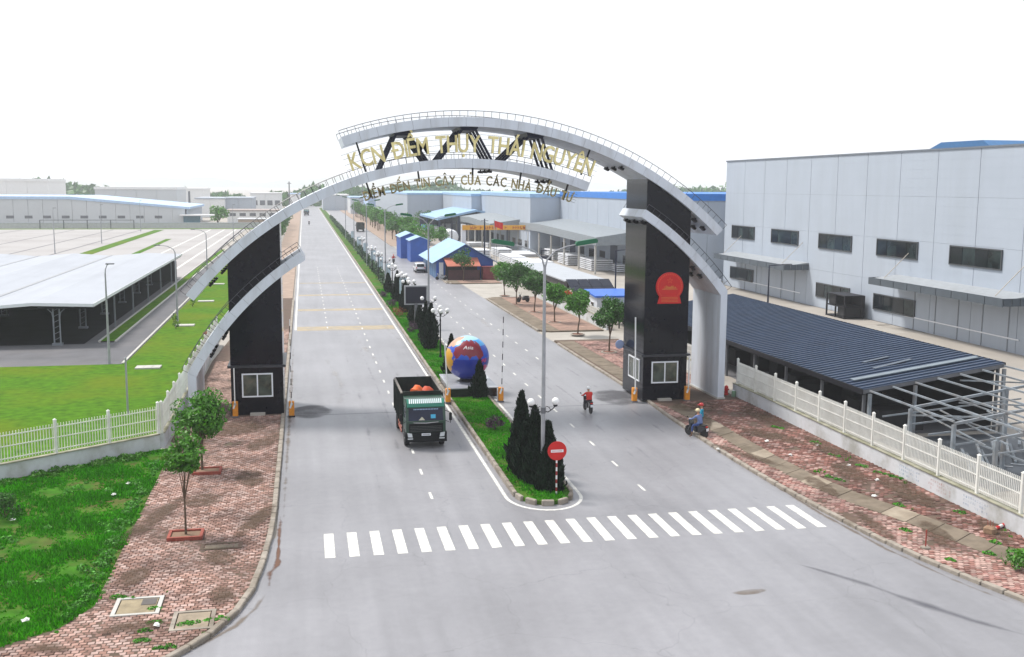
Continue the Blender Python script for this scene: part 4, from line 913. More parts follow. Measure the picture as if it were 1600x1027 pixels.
def park_lamp():
    t = thing('globe_lamp', 'x', 'lamp')
    MB().lathe([(.17, 0), (.17, .1), (.1, .3), (.07, .5), (.06, 3.2), (.08, 3.3), (.05, 3.5), (.05, 4.0)], (0, 0, 0), 10).build('post', BLACKM, t, True)
    globes(t, 4.15, 4, .2, BLACKM, .62); MB().sphere((0, 0, 4.45), .2, 14, 10).build('globe', PLASTICW, t, True); return t
PY = [88.6, 116.5, 124.5, 138.5, 165, 181, 212]
pl = park_lamp(); pl.location = (11.4, PY[0], .15); pl['label'] = 'black post with five white globes, nearest behind the world globe'; pl['group'] = 'five-globe lamps in the median'
for i, y in enumerate(PY[1:]): dup(pl, (11.4, y, .15), .4 * i, 'black post with five white globes, %s behind the world globe' % ordn(i + 1))
# screen on a post
t = thing('screen_sign', 'dark rectangular display screen in a grey frame on a single post in the median', 'sign', (11.4, 108.6, .15))
MB().tube((0, 0, 0), (0, 0, 2.6), .2, .17, 12).build('post', GREYM, t, True)
MB().box(-1.22, 1.22, -.02, .25, 2.42, 4.45).build('casing', GALV, t); MB().box(-1.08, 1.08, -.05, -.021, 2.56, 4.31).build('display', M('led_screen', (0.004, 0.005, 0.018), .35, .2, 6), t)
MB().box(-.5, .5, -.4, .4, 0, .08).build('footing', CONC, t)
# no-entry sign
t = thing('no_entry_sign', 'round red no-entry sign on a red and white striped pole', 'sign', (11.72, 47.35, .18))
b = MB()
for k in range(9): b.tube((0, 0, .2 * k), (0, 0, .2 * k + .2), .042, n=10, mi=k % 2)
b.build('pole', [STRW, M('pole_red', (.26, .02, .02), .5)], t, True)
MB().lathe([(.01, -.02), (.47, -.02), (.47, .0), (.01, .0)], (0, -.06, 2.22), 36, axis='Y').build('disc', REDP, t)
sb = MB().box(-.31, .31, -.088, -.082, 2.15, 2.28).build('white_bar', FRAMEW, t)
b = MB()
for k in range(9): b.box(-.26 + .058 * k, -.225 + .058 * k, -.0915, -.0885, 2.185, 2.245)
b.build('lettering', M('faded_red_print', (.6, .25, .22), .6), sb)
MB().box(-.03, .03, -.075, -.0, 1.75, 2.5).build('back_bracket', GALV, t)

# ================================================================== TRUCK
TG = M('truck_green', (0.003, 0.042, 0.02), 0.3, .2, 2, coat=.3, stain=(.03, .045, .035), stain_scale=1.5, stain_amt=.4); TGL = M('truck_teal', (0.012, 0.17, 0.115), 0.35, .12, 3); TBK = M('truck_black', (0.006, 0.007, 0.008), 0.55, .25, 4, spec=.2)
BEDM = M('truck_bed', (0.008, 0.016, 0.013), .6, .3, 2.0, stain=(.05, .042, .035), stain_scale=1.2, stain_amt=.6, spec=.2); CHR = M('chrome', (.6, .6, .62), .15, .05, metal=.9); HLAMP = M('headlamp', (.55, .58, .6), .12, .1, 6); AMB = M('amber_lens', (.6, .2, .02), .3)
WIND = M('windscreen', (0.006, 0.010, 0.035), .07, .4, 1.5, spec=.35)
tk = thing('dump_truck', 'dark green dump truck with an open black bed driving towards the crossing', 'truck', (6.62, 58.05, .0))
prof = [(0.05, .62), (0.0, 1.0), (0.0, 1.62), (0.16, 2.38), (0.35, 2.62), (0.9, 2.78), (1.75, 2.78), (1.8, .62)]
MB().exx(prof, -1.14, 1.14).build('cab', TG, tk)
MB().exx([(-.06, .42), (-.07, .92), (0.02, .98), (.3, .98), (.3, .42)], -1.2, 1.2).build('bumper', TBK, tk)
MB().add([(-1.0, -.012, 1.66), (1.0, -.012, 1.66), (.98, .142, 2.36), (-.98, .142, 2.36)], [(0, 1, 2, 3)]).build('windscreen', WIND, tk)
MB().box(-.98, .98, -.06, -.014, 1.0, 1.5).build('grille', TBK, tk)
gb = MB()
for k in range(4): gb.box(-.9, .9, -.075, -.062, 1.04 + .09 * k, 1.075 + .09 * k)
gb.build('grille_bar', M('grille_bar', (.03, .035, .035), .35), tk)
MB().exy([(-.72, 1.54), (0, 1.50), (.72, 1.56), (.72, 1.59), (0, 1.545), (-.72, 1.57)], -.05, -.012).build('chrome_strip', CHR, tk)
for s_ in (-1, 1):
    h_ = MB().exy([(s_ * .78, .72), (s_ * 1.04, .74), (s_ * 1.08, .98), (s_ * .82, .94)], -.11, -.05).build('headlight', HLAMP, tk)
    MB().box(min(s_ * .76, s_ * 1.06), max(s_ * .76, s_ * 1.06), -.105, -.06, .60, .66).build('fog_lamp', HLAMP, tk)
    m_ = MB().path([(s_ * 1.12, .1, 2.2), (s_ * 1.42, -.02, 2.1), (s_ * 1.42, -.02, 1.5), (s_ * 1.14, .08, 1.62)], .02, 6).build('mirror_arm', TBK, tk)
    MB().cbox((s_ * 1.42, -.02, 1.86), (.16, .1, .46), 0, .03).build('mirror', TBK, m_)
    MB().box(min(s_ * 1.141, s_ * 1.15), max(s_ * 1.141, s_ * 1.15), .45, 1.35, 1.68, 2.36).build('side_window', WIND, tk)
    d_ = MB().box(min(s_ * 1.14, s_ * 1.146), max(s_ * 1.14, s_ * 1.146), .36, 1.45, .8, 1.64).build('door', TG, tk)
    MB().box(min(s_ * 1.146, s_ * 1.17), max(s_ * 1.146, s_ * 1.17), 1.18, 1.36, 1.5, 1.54).build('door_handle', CHR, d_)
    MB().box(min(s_ * 1.0, s_ * 1.18), max(s_ * 1.0, s_ * 1.18), .3, .75, .5, .56).build('step', GALV, tk)
vis = MB().exx([(.12, 2.40), (.02, 2.46), (.10, 2.66), (.36, 2.86), (.5, 2.84), (.36, 2.62)], -1.06, 1.06).build('sun_visor', TGL, tk)
b = MB()
for k in range(17):
    x = -.96 + .113 * k; b.add([(x, .085, 2.655), (x + .06, .085, 2.655), (x + .075, .36, 2.868), (x + .015, .36, 2.868)], [(0, 1, 2, 3)])
b.build('visor_stripe', FRAMEW, vis)
b = MB()
for k in range(16): b.add([(-.7 + .09 * k, .102, 2.27), (-.64 + .09 * k, .102, 2.27), (-.64 + .09 * k, .116, 2.335), (-.7 + .09 * k, .116, 2.335)], [(0, 1, 2, 3)])
b.build('windscreen_lettering', M('pale_blue_print', (.3, .42, .6), .6), tk)
MB().add([(.28, .002, 1.78), (.56, .002, 1.78), (.56, .05, 2.0), (.28, .05, 2.0)], [(0, 1, 2, 3)]).build('blue_paper', M('blue_paper', (.06, .38, .6), .7), tk)
MB().add([(-.42, -.008, 1.69), (-.05, -.008, 1.69), (-.22, .03, 1.88)], [(0, 1, 2)]).build('dash_cloth', M('cream_cloth', (.5, .48, .38), .8), tk)
pt = MB().box(-.26, .26, -.095, -.078, .80, .93).build('number_plate', FRAMEW, tk)
b = MB()
for k in range(7): b.box(-.2 + .06 * k, -.165 + .06 * k, -.0985, -.0955, .835, .895)
b.build('plate_digits', BLACKM, pt)
for x in (-.42, .42): MB().box(x - .07, x + .07, 1.3, 6.6, .72, .94).build('chassis_rail', TBK, tk)
# open bed
BZ0, BZ1, BY0, BY1 = 1.0, 2.86, 2.05, 6.95
MB().box(-1.2, 1.2, BY0, BY1, BZ0, BZ0 + .1).build('bed_floor', BEDM, tk)
for s_ in (-1, 1):
    w_ = MB().box(min(s_ * 1.14, s_ * 1.22), max(s_ * 1.14, s_ * 1.22), BY0, BY1, BZ0, BZ1).build('bed_side', BEDM, tk)
    MB().box(min(s_ * 1.12, s_ * 1.25), max(s_ * 1.12, s_ * 1.25), BY0, BY1, BZ1, BZ1 + .06).build('top_rail', M('worn_rail', (.16, .14, .12), .6, .3, 5), w_)
    for k in range(7):
        y = BY0 + .1 + k * .77; MB().box(min(s_ * 1.22, s_ * 1.28), max(s_ * 1.22, s_ * 1.28), y, y + .1, BZ0, BZ1 - .02).build('bed_rib', BEDM, w_)
MB().box(-1.139, 1.139, BY0, BY0 + .08, BZ0 + .1, BZ1 + .12).build('bed_front', BEDM, tk); MB().box(-1.139, 1.139, BY1 - .08, BY1, BZ0 + .1, BZ1 + .1).build('tailgate', BEDM, tk)
MB().box(-1.0, 1.0, 1.85, 2.03, .9, 2.2).build('air_intake', TBK, tk)
for s_ in (-1, 1):
    MB().box(min(s_ * .9, s_ * 1.18), max(s_ * .9, s_ * 1.18), 2.3, 3.6, .5, .92).build('fuel_tank', GREYM, tk)
    MB().bar((s_ * 1.2, 2.2, .55), (s_ * 1.2, 4.3, .55), .05, .1).bar((s_ * 1.2, 2.2, .8), (s_ * 1.2, 4.3, .8), .05, .1).build('side_guard', M('guard_red', (.3, .1, .07), .6), tk)
tyre = MB().lathe([(.26, -.13), (.46, -.14), (.5, -.09), (.5, .09), (.46, .14), (.26, .13)], (0, 0, 0), 22, axis='X').mesh('tyre', RUBBER, True)
rim = MB().lathe([(.26, -.10), (.24, -.05), (.1, -.05), (.09, -.12), (.01, -.12)], (0, 0, 0), 16, axis='X').mesh('rim', GREYM, True)
def wheel(t, x, y, r, sc=1, sx=1):
    w_ = obj('wheel', tyre, t); w_.location = (x, y, r); w_.scale = (sx * (1 if x < 0 else -1) , sc, sc)
    q = obj('rim', rim, w_); return w_
for y, xs in ((1.0, (-1.02, 1.02)), (5.4, (-1.08, -.78, .78, 1.08))):
    for x in xs: wheel(tk, x, y, .5)
for i, (px, w) in enumerate(((651, .44), (666, .5))):
    X_, Z_ = V(px, 602 if i == 0 else 604, 61.6)
    t = thing('orange_bundle', ['rounded orange bundle standing in the truck bed', 'flatter orange red bundle beside the rounded one in the truck bed'][i], 'bundle', (X_, 61.6, 1.1)); h_ = Z_ - 1.1
    b = MB().lathe([(.02, 0), (w * .8, .02), (w, h_ * .3), (w * .95, h_ * .7), (w * .8, h_ * .88), (w * .45, h_ * .97), (.02, h_)], (0, 0, 0), 18)
    b.v = [(q[0] * (1 + .14 * math.sin(q[2] * 9 + q[1] * 7)), q[1] * (1 + .12 * math.sin(q[0] * 11 + q[2] * 5)), q[2] + .05 * math.sin(q[0] * 8 + q[1] * 9)) for q in b.v]
    b.build('sack', M('orange_tarp%d' % i, (.62, .10, .012) if i == 0 else (.42, .05, .012), .6, .3, 5), t, True)
    MB().path([(w * .9 * math.cos(a), w * .9 * math.sin(a), h_ * .8) for a in np.linspace(0, 6.28, 14)], .025, 5).build('tie_rope', M('red_rope', (.35, .02, .02), .8), t)

# ================================================================== PEOPLE AND MOTORBIKES
def skin_body(name, J, E_, Rd, mats, pick, parent):
    me = bpy.data.meshes.new(name); bm = bmesh.new(); sk = bm.verts.layers.skin.verify(); vm = {}
    for k, p_ in J.items():
        v = bm.verts.new(p_); r = Rd[k]; v[sk].radius = r if isinstance(r, tuple) else (r, r); vm[k] = v
    vm['hip'][sk].use_root = True
    for a_, b_ in E_: bm.edges.new((vm[a_], vm[b_]))
    bm.to_mesh(me); bm.free()
    o = bpy.data.objects.new(name, me); COL.objects.link(o)
    o.modifiers.new('s', 'SKIN').use_smooth_shade = True; sm = o.modifiers.new('d', 'SUBSURF'); sm.levels = sm.render_levels = 2
    dg = bpy.context.evaluated_depsgraph_get(); m2 = bpy.data.meshes.new_from_object(o.evaluated_get(dg)); bpy.data.objects.remove(o)
    for m_ in mats: m2.materials.append(m_)
    for p_ in m2.polygons: p_.material_index = pick(p_.center); p_.use_smooth = True
    m2.name = name; return obj(name, m2, parent)
RAD = dict(hip=(.17, .14), belly=(.16, .12), chest=(.185, .13), neck=.062, head0=.075, head=.098, crown_=.075)
for s_ in 'lr': RAD.update({'sh' + s_: .075, 'el' + s_: .052, 'wr' + s_: .037, 'pa' + s_: .042, 'fi' + s_: .022, 'th' + s_: .018, 'hp' + s_: .105, 'kn' + s_: .072, 'an' + s_: .048, 'to' + s_: .042})
EDG = [('hip', 'belly'), ('belly', 'chest'), ('chest', 'neck'), ('neck', 'head0'), ('head0', 'head'), ('head', 'crown_')]
for s_ in 'lr': EDG += [('chest', 'sh' + s_), ('sh' + s_, 'el' + s_), ('el' + s_, 'wr' + s_), ('wr' + s_, 'pa' + s_), ('pa' + s_, 'fi' + s_), ('pa' + s_, 'th' + s_), ('hip', 'hp' + s_), ('hp' + s_, 'kn' + s_), ('kn' + s_, 'an' + s_), ('an' + s_, 'to' + s_)]
def pose(kind):
    J = {}
    if kind == 'ride':
        J = dict(hip=(0, -.28, .86), belly=(0, -.24, 1.02), chest=(0, -.16, 1.24), neck=(0, -.1, 1.42), head0=(0, -.07, 1.50), head=(0, -.05, 1.59), crown_=(0, -.06, 1.67))
        for s_, k in (('l', -1), ('r', 1)):
            J.update({'sh' + s_: (k * .2, -.13, 1.34), 'el' + s_: (k * .31, .08, 1.15), 'wr' + s_: (k * .3, .33, 1.09), 'pa' + s_: (k * .31, .41, 1.08), 'fi' + s_: (k * .33, .47, 1.04), 'th' + s_: (k * .26, .43, 1.05),
                      'hp' + s_: (k * .11, -.24, .84), 'kn' + s_: (k * .2, .16, .78), 'an' + s_: (k * .19, .02, .38), 'to' + s_: (k * .2, .18, .33)})
    elif kind == 'rest':                     # astride, left foot on the road
        J = pose('ride'); J.update(knl=(-.25, .1, .72), anl=(-.38, .06, .12), tol=(-.4, .22, .06))
    else:
        J = dict(hip=(0, 0, .92), belly=(0, .01, 1.08), chest=(0, .01, 1.3), neck=(0, .01, 1.47), head0=(0, .03, 1.54), head=(0, .04, 1.62), crown_=(0, .03, 1.70))
        for s_, k in (('l', -1), ('r', 1)):
            J.update({'sh' + s_: (k * .18, 0, 1.39), 'el' + s_: (k * .24, .02, 1.12), 'wr' + s_: (k * .22, .14, .9), 'pa' + s_: (k * .21, .18, .84), 'fi' + s_: (k * .2, .2, .76), 'th' + s_: (k * .17, .21, .82),
                      'hp' + s_: (k * .09, 0, .9), 'kn' + s_: (k * .1, .03, .5), 'an' + s_: (k * .1, 0, .09), 'to' + s_: (k * .11, .14, .04)})
    return J
def helmet(parent, c, mat, visor=True):
    h = MB().sphere((c[0], c[1], c[2] + .02), .145, 16, 10, 0, (.95, 1.08, .95)); h.v = [(x, y, max(z, c[2] - .02)) for x, y, z in h.v]
    h.build('helmet', mat, parent, True)
    MB().exx([(c[1] + .1, c[2] + .03), (c[1] + .24, c[2] + .0), (c[1] + .24, c[2] + .015), (c[1] + .1, c[2] + .06)], c[0] - .1, c[0] + .1).build('helmet_peak', mat, parent)
def face(parent, c):
    f = MB().sphere((c[0], c[1] + .1, c[2] - .03), .02, 6, 5, 0, (1, 1.2, 1.3)); f.build('nose', SKIN, parent)
    for s_ in (-1, 1): MB().sphere((c[0] + s_ * .036, c[1] + .09, c[2]), .013, 6, 5).build('eye', BLACKM, parent)
    MB().box(c[0] - .025, c[0] + .025, c[1] + .085, c[1] + .098, c[2] - .085, c[2] - .075).build('mouth', M('lip', (.25, .08, .07), .6), parent)
def person(label, kind, loc, rz, shirt, trous, hel, bare=None, shoe=None):
    t = thing('person', label, 'person', loc, rz); J = pose(kind); hz = J['neck'][2]
    zh = J['hip'][2] + .03
    def pick(c):
        if c.z > hz - .02: return 0
        if abs(c.x) > .15 and kind != 'stand' and c.y > .36 and c.z > .98: return 0
        if kind == 'stand' and c.z < .9 and c.z > .7 and c.y > .12: return 0
        if c.z < .14 if kind == 'stand' else (c.z < .37 and True): return 3
        if c.z > zh and not (kind != 'stand' and c.y > 0 and c.z < .95): return 1
        return 2
    skin_body('body', J, EDG, RAD, [SKIN, shirt, trous, shoe or RUBBER], pick, t)
    hd = J['head']; helmet(t, (hd[0], hd[1], hd[2] + .03), hel); face(t, hd); return t
def scooter(label, loc, rz, body, plate=FRAMEW, group=None):
    t = thing('motorbike', label, 'motorbike', loc, rz, group)
    for y in (-.6, .62):
        w_ = MB().lathe([(.2, -.045), (.27, -.05), (.295, 0), (.27, .05), (.2, .045)], (0, y, .295), 18, axis='X').build('wheel', RUBBER, t, True)
        MB().lathe([(.205, -.025), (.17, -.02), (.17, .02), (.205, .025)], (0, y, .295), 16, axis='X').bar((0, y - .18, .295), (0, y + .18, .295), .03, .03).bar((0, y, .12), (0, y, .47), .03, .03).build('rim', CHR, w_)
    MB().exx([(-.75, .62), (-.78, .72), (-.4, .78), (.05, .66), (.2, .42), (.1, .32), (-.3, .34), (-.55, .45)], -.11, .11).build('body_panel', body, t)
    MB().exx([(.3, .38), (.36, .36), (.5, .85), (.52, 1.0), (.44, 1.02), (.36, .8)], -.17, .17).build('leg_shield', body, t)
    MB().cbox((0, -.36, .8), (.26, .78, .09), 0, .03).build('seat', RUBBER, t)
    MB().bar((0, .5, .95), (0, .64, .3), .06).bar((-.06, .5, .6), (-.06, .63, .3), .03).bar((.06, .5, .6), (.06, .63, .3), .03).build('fork', GREYM, t)
    MB().exx([(.42, .5), (.62, .64), (.86, .5), (.84, .47), (.62, .61), (.44, .48)], -.07, .07).build('front_mudguard', body, t)
    MB().path([(-.34, .38, 1.07), (-.2, .47, 1.02), (0, .5, .99), (.2, .47, 1.02), (.34, .38, 1.07)], .018, 6).build('handlebar', RUBBER, t)
    MB().cbox((0, .56, .98), (.2, .14, .16), 0, .03).build('headlight', HLAMP, t)
    for s_ in (-1, 1):
        m_ = MB().path([(s_ * .24, .43, 1.05), (s_ * .3, .42, 1.18), (s_ * .36, .42, 1.22)], .009, 5).build('mirror_stem', BLACKM, t); MB().sphere((s_ * .39, .42, 1.24), .06, 10, 6, 0, (1, .3, .7)).build('mirror', BLACKM, m_)
    MB().tube((.13, .0, .25), (.15, -.75, .36), .045, .055, 8).build('exhaust', CHR, t)
    MB().box(-.1, .1, -.86, -.84, .5, .66).build('number_plate', plate, t); MB().cbox((0, -.78, .74), (.16, .06, .07), 0, .01).build('tail_light', REDP, t)
    MB().exx([(-.5, .6), (-.72, .62), (-.88, .45), (-.86, .43), (-.7, .58), (-.5, .57)], -.06, .06).build('rear_mudguard', BLACKM, t)
    MB().bar((-.2, .05, .28), (.2, .05, .28), .03).build('foot_peg', GREYM, t); return t
JKR = M('red_jacket', (.5, .02, .015), .8, .15, 8); JKB = M('denim_shirt', (.13, .18, .36), .85, .15, 8); JKT = M('teal_jacket', (.012, .27, .42), .8, .15, 8); TRK = M('dark_trousers', (.015, .016, .025), .85, .15, 8); TRB = M('blue_jeans', (.03, .06, .2), .85, .15, 8)
HW = M('white_helmet', (.7, .7, .7), .3); HC = M('cream_helmet', (.62, .54, .34), .3); HR = M('red_helmet', (.42, .02, .02), .3); DKB = M('black_fairing', (.01, .011, .015), .25, coat=.5); GRB = M('silver_fairing', (.3, .32, .35), .3)
scooter('dark motorbike ridden away from the camera on the right carriageway', (18.42, 65.9, .02), R(3), DKB, group='motorbikes on the road')
person('rider in a red top and white helmet on the moving motorbike', 'ride', (18.42, 65.9, .02), R(3), JKR, TRK, HW)
mp = G(1091, 683)
scooter('black and silver motorbike stopped against the right kerb', (mp[0] - .12, mp[1], .02), R(28), DKB, group='motorbikes on the road')
person('rider in a blue shirt and cream helmet astride the stopped motorbike', 'rest', (mp[0] - .12, mp[1], .02), R(28), JKB, TRB, HC, shoe=M('brown_shoe', (.12, .06, .035), .7))
person('person in a turquoise jacket and red helmet standing behind the stopped motorbike', 'stand', (mp[0] + .48, mp[1] + .75, .14), R(60), JKT, TRK, HR)
fm = G(615, 412)
scooter('small far motorbike on the right carriageway near the blue sheds', (fm[0], fm[1], .02), R(180), DKB, group='motorbikes on the road'); person('far rider in a dark red top near the blue sheds', 'ride', (fm[0], fm[1], .02), R(180), JKR, TRK, HR)
fm = G(483, 352)
scooter('tiny motorbike far up the left carriageway', (fm[0], fm[1], .02), R(180), DKB, group='motorbikes on the road'); person('tiny rider far up the left carriageway', 'ride', (fm[0], fm[1], .02), R(180), TRK, TRK, HW)
# ================================================================== FENCES
picket_me = MB().box(-.022, .022, -.014, .014, 0, 1.5).mesh('picket', WHITEP)
fpost_me = MB().cbox((0, 0, .92), (.14, .14, 1.84), 0, .012).add([(-.085, -.085, 1.84), (.085, -.085, 1.84), (.085, .085, 1.84), (-.085, .085, 1.84), (0, 0, 1.93)], [(0, 1, 4), (1, 2, 4), (2, 3, 4), (3, 0, 4), (3, 2, 1, 0)]).mesh('post', WHITEP)
def picket_fence(t, a, b, z0, n_p, wallh, wt=.24, rise=0.0, first=True, last=True, stuff=False, ph=1.0):
    """one straight bay of fence on a low wall from a to b; parts go under t"""
    a, b = Vector(a), Vector(b); d = b - a; L = d.length; u = d / L; ang = math.atan2(-u.x, u.y)
    for k in ((0,) if first else ()) + ((1,) if last else ()):
        o = obj('post', fpost_me, t); o.location = (*(a + d * k), z0 + wallh + rise * k - .03); o.rotation_euler = (0, 0, ang); o.scale = (1, 1, ph)
    for zz in (.22, .86, 1.42):
        MB().bar((a.x, a.y, z0 + wallh + zz * ph), (b.x, b.y, z0 + wallh + rise + zz * ph), .035, .05).build('rail', WHITEP, t)
    if stuff:
        m_ = MB()
        for k in range(1, n_p):
            p_ = a + d * k / n_p; m_.box(p_.x - .022, p_.x + .022, p_.y - .014, p_.y + .014, z0 + wallh + .1, z0 + wallh + 1.6 * ph)
        m_.build('picket_run', WHITEP, t, kind='stuff')
    else:
        for k in range(1, n_p):
            p_ = a + d * k / n_p; o = obj('picket', picket_me, t); o.location = (p_.x, p_.y, z0 + wallh + .1 + rise * k / n_p); o.rotation_euler = (0, 0, ang); o.scale = (1, 1, ph)
def base_wall(t, a, b, z0, z1, wt, mat=None):
    a, b = Vector(a), Vector(b); d = (b - a).normalized(); n_ = Vector((-d.y, d.x)) * wt / 2
    P = [a - n_, b - n_, b + n_, a + n_]
    w_ = MB().prism([tuple(q) for q in P], z0, z1).build('base_wall', mat or WHITEW, t)
    P = [a - n_ * 1.35, b - n_ * 1.35, b + n_ * 1.35, a + n_ * 1.35]
    MB().prism([tuple(q) for q in P], z1, z1 + .05).build('coping', M('mossy_coping', (.30, .29, .22), .9, .3, 1.5, stain=(.10, .10, .04), stain_scale=.8, stain_amt=.8), w_); return w_
fr_ = thing('boundary_fence', 'cream white picket fence on a stained low wall along the right pavement', 'fence')
PYS = [38.4 + 3.03 * k for k in range(11)]
base_wall(fr_, (30.3, 37.7), (30.3, 69.2), .0, 1.0, .26)
for k in range(10): picket_fence(fr_, (30.3, PYS[k]), (30.3, PYS[k + 1]), 0, 25, 1.04, first=True, last=k == 9)
MB().cbox((30.3, 37.75, .6), (.42, .42, 1.3), 0, .02).build('end_pier', WHITEW, fr_)
PRB = decal('faded_blue_print', (.22, .38, .62), .5, 9); PRR = decal('faded_red_print_b', (.6, .2, .16), .5, 9)
random.seed(9)
for y0, m_ in ((47.6, PRB), (45.0, PRR), (42.2, PRB)):      # faded stencilled adverts, illegible
    b = MB()
    for r_ in range(3):
        for k in range(11):
            if random.random() < .8: b.add([(30.165, y0 - .17 * k, .3 + .19 * r_), (30.165, y0 - .17 * k - .11, .3 + .19 * r_), (30.165, y0 - .17 * k - .11, .42 + .19 * r_), (30.165, y0 - .17 * k, .42 + .19 * r_)], [(0, 1, 2, 3)])
    o = b.build('stencil_print', m_, fr_, kind='stuff'); a_ = o.data.attributes.new('fade', 'FLOAT', 'POINT'); a_.data.foreach_set('value', [.55] * len(o.data.vertices))
fr2 = thing('boundary_fence', 'pale low wall and fence beyond the emblem tower behind the roadside trees', 'fence')
base_wall(fr2, (31.0, 76), (31.0, 97), 0, .9, .2); base_wall(fr2, (31.2, 104.5), (31.2, 138), 0, 1.1, .2)
for k in range(7): picket_fence(fr2, (31.0, 76 + 3 * k), (31.0, 79 + 3 * k), 0, 24, .92, stuff=True, last=k == 6, ph=.8)
for k in range(4): picket_fence(fr2, (31.2, 105 + 3 * k), (31.2, 108 + 3 * k), 0, 24, 1.12, stuff=True, last=k == 3, ph=.5)
fl_ = thing('boundary_fence', 'white picket fence on a low wall round the left lawn corner', 'fence')
cor = Vector((-8.35, 60.35)); dirn = (Vector((-13.15, 56.65)) - cor); dirn = dirn / dirn.length; SP = 2.95
base_wall(fl_, cor, cor + dirn * SP * 6, 0, .92, .24)
for k in range(5): picket_fence(fl_, cor + dirn * SP * k, cor + dirn * SP * (k + 1), 0, 19, .95, first=k == 0, last=True)
base_wall(fl_, (-8.2, 60.6), (-8.2, 100), 0, .92, .24)
for k in range(13): picket_fence(fl_, (-8.2, 60.6 + 3 * k), (-8.2, 63.6 + 3 * k), 0, 19 if k < 5 else 16, .95, first=True, last=k == 12, stuff=k >= 5)
MB().bar((-8.2, 60.4, 0), (-8.2, 100, 0), 1.0, .12).build('foundation', CONC, fl_)
# small things on the pavements
def cover(x0, x1, y0, y1, z, label, mat, rimmat):
    t = thing('drain_cover', label, 'drain cover', ((x0 + x1) / 2, (y0 + y1) / 2, z)); w, h = (x1 - x0) / 2, (y1 - y0) / 2
    for q in ((-w - .14, w + .14, -h - .14, -h), (-w - .14, w + .14, h, h + .14), (-w - .14, -w, -h, h), (w, w + .14, -h, h)): MB().box(*q, -.06, .035).build('rim', rimmat, t)
    MB().box(-w + .04, w - .04, -h + .04, h - .04, -.06, .015).build('lid', mat, t); MB().box(-w, w, -h, h, -.08, -.03).build('pit', BLACKM, t); return t
t = cover(-6.75, -5.4, 36.35, 37.7, .15, 'sunken concrete drain cover with a broken dark corner beside the rough grass', M('buff_lid', (.27, .22, .14), .9, .25, 2.5, stain=(.12, .09, .06), stain_scale=1.2), M('pale_kerb', (.44, .43, .4)))
MB().box(.1, .6, .05, .58, .016, .03).build('broken_corner', M('dark_patch', (.10, .09, .085), .9), t)
cover(-4.6, -3.45, 34.75, 36.1, .15, 'square stone drain cover close to the curved kerb', M('stone_lid', (.27, .22, .16), .9, .2, 2.5), KERB)
for i, (px, py) in enumerate(((762 / 2.2, 560 + 645 / 2.2),)): cover(*(lambda c: (c[0] - .7, c[0] + .7, c[1] - .25, c[1] + .25))(G(px, py, .15)), .135, 'flat mossy slab set in the paving beside the slim tree', SLAB, JOINT)
for i, (px, py) in enumerate(((232, 576), (289, 510), (322, 472), (340, 445))):
    c = G(px, py); t = thing('drain_slab', 'pale concrete slab on the lawn, %s from the fence corner' % ordn(i), 'slab', (c[0], c[1], .05), 0, 'concrete slabs on the lawn')
    for k in range(3): MB().box(-.98 + .66 * k, -.34 + .66 * k, -.65, .65, 0, .12).build('slab_piece', M('pale_kerb', (.44, .43, .4)), t)
c = G(1104, 615); 
t = thing('red_hydrant', 'small red hydrant at the foot of the right gate leg', 'hydrant', (29.75, 69.35, .13)); MB().lathe([(.16, 0), (.16, .08), (.12, .1), (.12, .5), (.15, .52), (.13, .62), (.03, .7)], (0, 0, 0), 12).build('barrel', REDP, t, True); MB().tube((-.2, 0, .4), (.2, 0, .4), .06, n=8).build('outlet', REDP, t)
t = thing('green_drum', 'small pale green drum beside the red hydrant', 'drum', (30.0, 68.6, .13)); MB().lathe([(.13, 0), (.15, .03), (.14, .22), (.15, .24), (.14, .42), (.1, .44)], (0, 0, 0), 14).build('shell', M('pale_green', (.2, .33, .22), .6), t, True); MB().lathe([(.09, .44), (.09, .47), (.01, .47)], (0, 0, 0), 12).build('lid', FRAMEW, t)
c = G(1446, 857, .15); t = thing('marker_post', 'thin rusty red marker post standing on the right pavement', 'post', (c[0], c[1], .13)); MB().tube((0, 0, 0), (0, 0, .82), .03, n=8, mi=0).build('rod', M('rust_red', (.28, .05, .035), .7, .3, 9), t); MB().cbox((0, 0, .05), (.34, .3, .12), 0, .03).build('foot', KERB, t)
c = G(1550, 832, .15)
t = thing('fallen_bollard', 'red and white bollard lying by the fence end beside broken concrete', 'bollard', (c[0], c[1], .25), R(-60)); b = MB()
for k in range(4): b.tube((0, .32 * k, 0), (0, .32 * k + .32, 0), .075, n=10, mi=k % 2)
b.build('post', [STRW, REDP], t); MB().cbox((0, -.2, .02), (.5, .4, .4), 0, .08).build('concrete_lump', M('rubble', (.25, .16, .10), .95, .3, 5, bump=.5), t)
b = MB(); 
for k in range(3): b.tube((-.1 + .1 * k, -.2, .1), (-.12 + .12 * k, -.22, .5), .012, n=5)
b.build('rebar', M('rust_red', (.28, .05, .035)), t)
